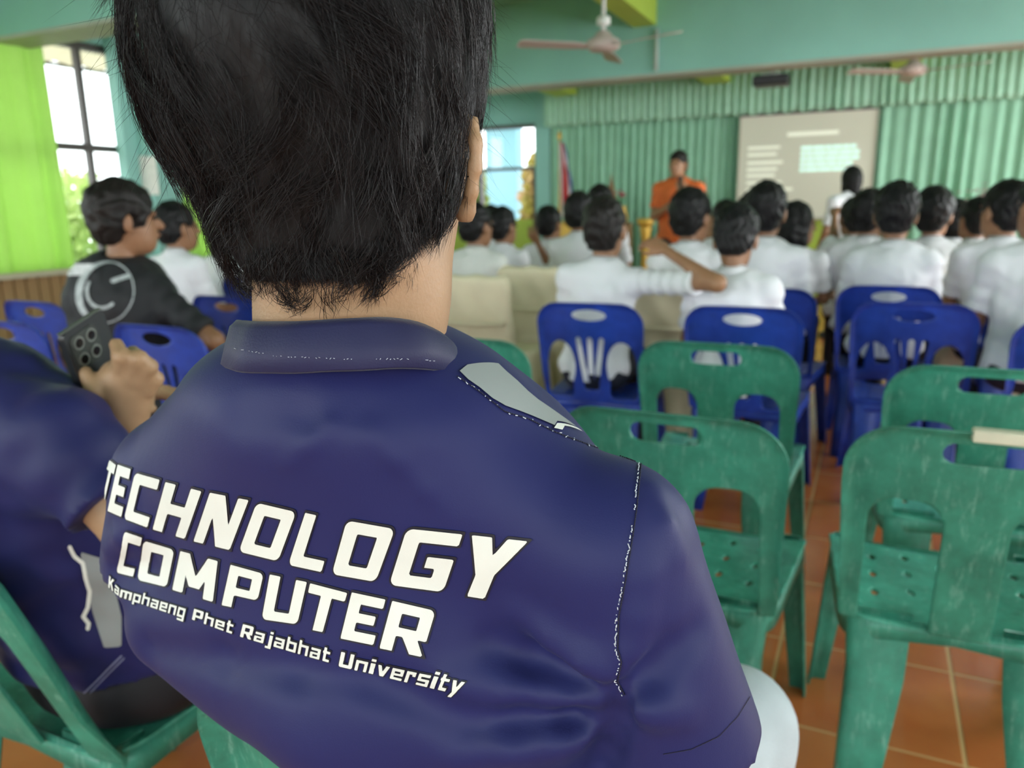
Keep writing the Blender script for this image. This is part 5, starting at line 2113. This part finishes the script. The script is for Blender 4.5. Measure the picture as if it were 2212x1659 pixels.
J = seated(-1.075, 0.76, 0.985, lean=-0.40, side=0.06, armL=(at_d(10, 960, 1.0), at_d(205, 868, 1.14)),
           armR=(at_d(315, 1165, 0.93), at_d(272, 935, 1.03)))
J['hdirL'], J['hnrmL'] = (0.6, 0.6, 0.1), (0.2, 0, -1)
J['hc'] = J['hc'] + np.array([-0.075, -0.05, 0.0])
NB_, NBs, NBb = person(J, 'person in a plain navy shirt holding up a phone, cut by the left edge', M_navy, M_skinH, M_hair, 'short', 0.0, 51, 1.12, 0.62,
                       trousers=mat('black shorts cloth', (0.006, 0.006, 0.010), 0.7, 0.2, 10), hands='L', h=0.009, hem=0.045)
base = J['base']
# right hand gripping the phone
PR = [((268, 940, 1.035), (270, 895, 1.015), 0.025, 0.027), ((268, 895, 1.01), (262, 820, 0.99), 0.031, 0.028), ((292, 870, 1.005), (300, 815, 0.99), 0.023, 0.021),
      ((258, 812, 0.975), (262, 770, 0.955), 0.0115, 0.0105), ((262, 770, 0.955), (251, 744, 0.962), 0.0100, 0.0085),
      ((284, 812, 0.975), (300, 775, 0.960), 0.0112, 0.0105), ((300, 775, 0.960), (287, 760, 0.985), 0.0100, 0.0085),
      ((306, 822, 0.98), (322, 792, 0.970), 0.0108, 0.0100), ((322, 792, 0.970), (309, 782, 0.995), 0.0098, 0.0082),
      ((322, 842, 0.99), (337, 818, 0.985), 0.0098, 0.0090), ((337, 818, 0.985), (325, 806, 1.005), 0.0088, 0.0075),
      ((240, 880, 0.995), (206, 846, 0.975), 0.0150, 0.0120), ((206, 846, 0.975), (184, 804, 0.975), 0.0115, 0.0085)]


def handf(P):
    d = None
    for a, b, ra, rb in PR:
        e = rc(P, at_d(*a), at_d(*b), ra, rb)
        d = e if d is None else smin(d, e, 0.006)
    return d


c = at_d(262, 850, 1.0)
V, Q = sdf_mesh(handf, c - 0.14, c + 0.14, 0.004)
V0 = np.array([v.co for v in NBb.data.vertices])
Q0 = np.array([p.vertices[:] for p in NBb.data.polygons])
Vj, Qj = join_vf([(V0, Q0), (V - base, Q)])
old = NBb.data
NBb.data = fast_mesh('body', Vj, Qj)
NBb.data.materials.append(M_skinH)

# phone
A3, B3, D3 = at_d(134, 725, 0.935), at_d(193, 686, 0.975), at_d(231, 838, 1.02)
ex = nrmv(B3 - A3)
ey = D3 - A3
ey = nrmv(ey - ex * (ex @ ey))
ez = np.cross(ex, ey)
if ez @ CF > 0:
    ez = -ez
ph = empty('phone', (A3 + D3) / 2)
tag(ph, 'black phone with a square camera block, held up in a hand at left', 'phone')
po = A3 - (A3 + D3) / 2


def pbox(x0, x1, y0, y1, z0, z1, nm, m_, bevel=0.0, r=0.0):
    V2, F2 = contour2d(lambda X, Y: rbox2(X, Y, (x0 + x1) / 2, (y0 + y1) / 2, (x1 - x0) / 2, (y1 - y0) / 2, r), x0 - 0.002, x1 + 0.002, y0 - 0.002, y1 + 0.002, 0.0025)
    me = thick2d(lambda X, Y: rbox2(X, Y, (x0 + x1) / 2, (y0 + y1) / 2, (x1 - x0) / 2, (y1 - y0) / 2, r), (x0 - 0.002, x1 + 0.002, y0 - 0.002, y1 + 0.002), 0.0025,
                 lambda u, v, w_: po + np.outer(u, ex) + np.outer(v, ey) + np.outer(w_ + (z0 + z1) / 2, ez), z1 - z0, nm, False)
    return link(nm, me, m_, ph)


M_ph = mat('black phone case', (0.018, 0.020, 0.022), 0.38, 0.1, 20)
M_lens = mat('dark lens glass', (0.005, 0.006, 0.008), 0.08)
M_ring = mat('grey lens ring', (0.22, 0.23, 0.21), 0.35, metallic=0.7)
pbox(0, 0.074, 0, 0.155, -0.009, 0.0, 'case', M_ph, r=0.009)
pbox(0.002, 0.072, 0.002, 0.153, -0.0105, -0.009, 'screen', M_lens, r=0.008)
pbox(-0.0006, 0.0746, -0.0012, 0.0006, -0.0075, -0.0015, 'metal_edge', M_ring, r=0.0005)
cb = pbox(0.006, 0.052, 0.008, 0.056, 0.0, 0.0015, 'camera_block', mat('camera block glass', (0.05, 0.055, 0.05), 0.25), r=0.008)
for u, v in ((0.018, 0.020), (0.018, 0.043), (0.040, 0.020), (0.040, 0.043)):
    pbox(u - 0.009, u + 0.009, v - 0.009, v + 0.009, 0.0015, 0.0028, 'lens_ring', M_ring, r=0.009)
    pbox(u - 0.006, u + 0.006, v - 0.006, v + 0.006, 0.0028, 0.0034, 'lens', M_lens, r=0.006)

# trim on the neighbour's shirt: grey side panel, white piping, hem
nb_bv = obj_bvh(NBs)
px_decal(lambda X, Y: convex2(X, Y, [(172, 1190), (232, 1210), (262, 1330), (262, 1395), (225, 1398), (200, 1320)]), (165, 270, 1180, 1405), 6, nb_bv, 0.0015, 'side_panel', M_grey, NBs, base)
pip = [(150, 1180), (160, 1200), (178, 1215), (184, 1245), (194, 1275), (190, 1310), (180, 1330), (192, 1345), (190, 1356)]


def pipf(X, Y):
    d = np.full(X.shape, 1e3)
    for a, b in zip(pip, pip[1:]):
        d = np.minimum(d, seg2(X, Y, *a, *b, 4.5))
    return d


px_decal(pipf, (140, 205, 1170, 1365), 2.5, nb_bv, 0.0022, 'white_piping', M_print, NBs, base)
px_decal(lambda X, Y: np.minimum(seg2(X, Y, 150, 1528, 262, 1415, 1.6), seg2(X, Y, 158, 1532, 268, 1420, 1.2)), (140, 280, 1405, 1540), 1.6, nb_bv, 0.0018, 'hem_stitches', mat('pale blue thread', (0.25, 0.26, 0.42), 0.7), NBs, base)

# ------------------------------------------------------------------ print on the black t-shirt
pb_bv = obj_bvh(PBs)
PBbase = np.array(PB.location)
cxr, cyr = 231, 632


def ringf(X, Y):
    u, v = (X - cxr), (Y - cyr)
    u, v = u * 0.94 + v * 0.34, -u * 0.34 + v * 0.94
    k = np.hypot(u / 60, v / 68)
    th = np.arctan2(v, u)
    wdt = 0.025 + 0.10 * np.clip(np.cos(th - 2.9), 0, 1)
    d = np.abs(k - 0.96) - wdt
    k2 = np.hypot((u + 8) / 36, (v + 2) / 40)
    arc = np.maximum(np.abs(k2 - 0.95) - 0.09, -(np.cos(th - 2.0) - 0.2))
    d = np.minimum(d, arc)
    return np.minimum(d, seg2(X, Y, 245, 607, 278, 597, 5) / 60)


px_decal(ringf, (150, 310, 545, 715), 2.6, pb_bv, 0.004, 'circle_print', mat('grey white print', (0.42, 0.45, 0.46), 0.6, 0.35, 60), PBs, PBbase)
px_decal(lambda X, Y: np.minimum(seg2(X, Y, 128, 578, 200, 578, 7), seg2(X, Y, 140, 592, 190, 590, 5)), (115, 215, 565, 602), 3, pb_bv, 0.004, 'shoulder_print',
         mat('white print', (0.7, 0.7, 0.72), 0.6, 0.2, 60), PBs, PBbase)

# ------------------------------------------------------------------ things in front of the stage
M_gold = mat('gold paint', (0.68, 0.42, 0.07), 0.35, 0.15, 14, metallic=0.25)
M_red = mat('red flag cloth', (0.62, 0.03, 0.04), 0.7, 0.08, 8)
M_flagw = mat('white flag cloth', (0.72, 0.70, 0.72), 0.7, 0.05, 8)
M_flagb = mat('blue flag cloth', (0.03, 0.04, 0.22), 0.7, 0.05, 8)
M_pink = mat('pink petals', (0.72, 0.10, 0.22), 0.6, 0.2, 30)
M_brown = mat('dark gilt wood', (0.22, 0.12, 0.05), 0.45, 0.3, 14)

fp = at_y(1213, 300, 9.7)
fl = empty('flag', (fp[0], 9.7, 0))
tag(fl, 'red, white and blue flag hanging on a pole left of the stage', 'flag')
MB().tube([(-0.03, 0, 0), (-0.03, 0, 2.02)], 0.013, 8).build('pole', M_gold, fl, smooth=True)
MB().lathe([(0.013, 2.02), (0.03, 2.05), (0.025, 2.08), (0.004, 2.14)], (-0.03, 0, 0), 12).build('finial', M_gold, fl, smooth=True)
MB().lathe([(0.16, 0), (0.16, 0.02), (0.05, 0.05), (0.03, 0.10)], (-0.03, 0, 0), 16).build('base', M_gold, fl, smooth=True)
fx = [(-0.022, 0.0, 0.02, M_red, 'red_stripe'), (0.0, 0.25, 0.25, M_flagw, 'white_stripe'), (0.25, 0.55, 0.6, M_red, 'red_stripe'),
      (0.55, 0.8, 0.8, M_flagw, 'white_stripe'), (0.8, 1.0, 1.0, M_flagb, 'blue_stripe')]
for k, (m_, nm) in enumerate(((M_flagw, 'white_stripe'), (M_red, 'red_stripe'), (M_red, 'red_stripe'), (M_flagw, 'white_stripe'), (M_flagb, 'blue_stripe'))):
    V, Fs = [], []
    for i in range(15):
        s = i / 14
        z = 1.98 - s * 0.95 - 0.05 * k * s
        wid = 0.012 + 0.040 * s ** 0.8
        x0 = -0.02 + wid * k
        for x in (x0, x0 + wid / 2, x0 + wid):
            V.append((x, 0.02 * math.sin(x * 90 + 3 * s), z))
    for i in range(14):
        for j in range(2):
            q = i * 3 + j
            Fs.append((q, q + 1, q + 4, q + 3))
    o = MB().add(V, Fs).build(nm, m_, fl, smooth=True)
    o.modifiers.new('thickness', 'SOLIDIFY').thickness = 0.004


def pedestal(px, py, Y, r, label):
    p = at_y(px, py, Y)
    o = empty('pedestal_tray', (p[0], Y, 0))
    tag(o, label, 'pedestal', 'gilded pieces before the stage')
    MB().lathe([(r, 0), (r, 0.03), (r * 0.55, 0.10), (r * 0.4, 0.3), (r * 0.5, p[2] - 0.25), (r * 0.75, p[2] - 0.12), (r * 0.75, p[2] - 0.08)], n=18).build('stem', M_gold, o, smooth=True)
    MB().lathe([(r * 0.75, p[2] - 0.09), (r * 1.1, p[2] - 0.05), (r * 1.15, p[2]), (r * 0.95, p[2]), (r * 0.85, p[2] - 0.03)], n=18).build('bowl', M_gold, o, smooth=True)


pedestal(1395, 472, 8.7, 0.085, 'gold pedestal bowl between the elbow student and the speaker')


def altar(px0, px1, py, Y, label):
    a, b = at_y(px0, py, Y), at_y(px1, py, Y)
    z = a[2]
    o = empty('altar_table', ((a[0] + b[0]) / 2, Y, 0))
    tag(o, label, 'table', 'gilded pieces before the stage')
    hw = (b[0] - a[0]) / 2
    MB().box((-hw, -0.2, z - 0.05), (hw, 0.2, z)).build('top', M_gold, o, bevel=0.01)
    MB().box((-hw * 0.95, -0.19, z - 0.18), (hw * 0.95, 0.19, z - 0.05)).build('apron', M_gold, o)
    for sx in (-1, 1):
        for sy in (-1, 1):
            MB().tube([(sx * hw * 0.85, sy * 0.15, z - 0.18), (sx * hw * 0.92, sy * 0.17, z * 0.4), (sx * hw * 0.8, sy * 0.15, 0)], [0.04, 0.03, 0.035], 8).build('leg', M_gold, o, smooth=True)


altar(1222, 1280, 478, 8.5, 'carved gold altar table behind the students left of the speaker')


def spire(px, py, Y, z0, r, label):
    p = at_y(px, py, Y)
    o = empty('spire_ornament', (p[0], Y, z0))
    tag(o, label, 'ornament', 'ornaments before the curtain')
    H = p[2] - z0
    MB().lathe([(r * 0.8, 0), (r * 0.9, H * 0.1), (r * 0.6, H * 0.15)], n=14).build('base', M_brown, o, smooth=True)
    MB().lathe([(r * 0.6, H * 0.14), (r, H * 0.3), (r * 0.8, H * 0.45), (r * 0.45, H * 0.6), (r * 0.3, H * 0.75), (r * 0.12, H * 0.9), (0.003, H)], n=14).build('spire', M_brown, o, smooth=True)
    MB().box((-0.22, -0.15, -z0), (0.22, 0.15, 0)).build('stand', M_brown, o)


spire(1321, 375, 9.6, 0.95, 0.11, 'brown gilt spire ornament rising before the curtain, between pink flowers')
spire(1524, 383, 9.6, 1.05, 0.06, 'slim brown spire ornament just right of the speaker')


def flowers(px, py, Y, n, m_, label, r=0.08, seed=1):
    p = at_y(px, py, Y)
    rng = np.random.default_rng(seed)
    o = empty('flower_vase', (p[0], Y, 0))
    tag(o, label, 'flowers', 'flowers before the stage')
    zt = p[2]
    MB().lathe([(0.05, zt - 0.32), (0.07, zt - 0.26), (0.04, zt - 0.15), (0.05, zt - 0.12)], n=14).build('vase', M_gold, o, smooth=True)
    MB().box((-0.10, -0.10, 0), (0.10, 0.10, zt - 0.32)).build('plinth', M_brown, o)
    for k in range(n):
        c = np.array([rng.normal(0, r * 0.6), rng.normal(0, r * 0.5), zt + rng.normal(0, r * 0.35)])
        b = MB()
        for j in range(6):
            t = 2 * math.pi * j / 6
            u = np.array([math.cos(t), math.sin(t), 0.4])
            w_ = np.array([-math.sin(t), math.cos(t), 0])
            b.add([c, c + u * 0.03 + w_ * 0.014, c + u * 0.045, c + u * 0.03 - w_ * 0.014], [(0, 1, 2, 3)])
        b.build('blossom', m_, o)
    st = MB()
    for k in range(5):
        st.tube([(0, 0, zt - 0.14), (rng.normal(0, r * 0.5), rng.normal(0, r * 0.4), zt)], 0.004, 5)
    st.build('stems', mat('green stems', (0.05, 0.18, 0.04), 0.6), o)


flowers(1258, 425, 9.2, 12, M_pink, 'vase of pink flowers left of the spire ornament', 0.10, 1)
flowers(1345, 423, 9.2, 9, M_pink, 'vase of pink flowers right of the spire ornament', 0.07, 2)
flowers(2130, 422, 9.4, 22, mat('pale mixed petals', (0.62, 0.50, 0.55), 0.6, 0.4, 9), 'vase of pale pink and white flowers by the right stage curtain', 0.16, 3)

# papers on the column
pp = at_y(312, 367, 5.25)
po_ = empty('notice_papers', (-6.12, 5.262, 1.55))
tag(po_, 'white notice papers fixed to the teal column by the window', 'paper')
M_paper = mat('white paper', (0.72, 0.70, 0.66), 0.8, 0.10, 30)
for k, (x, z, h_) in enumerate(((-0.11, 0.0, 0.30), (0.0, -0.03, 0.34))):
    MB().box((x, -0.006 - 0.002 * k, z - h_ / 2), (x + 0.13, -0.003 - 0.002 * k, z + h_ / 2)).build('sheet', M_paper, po_)
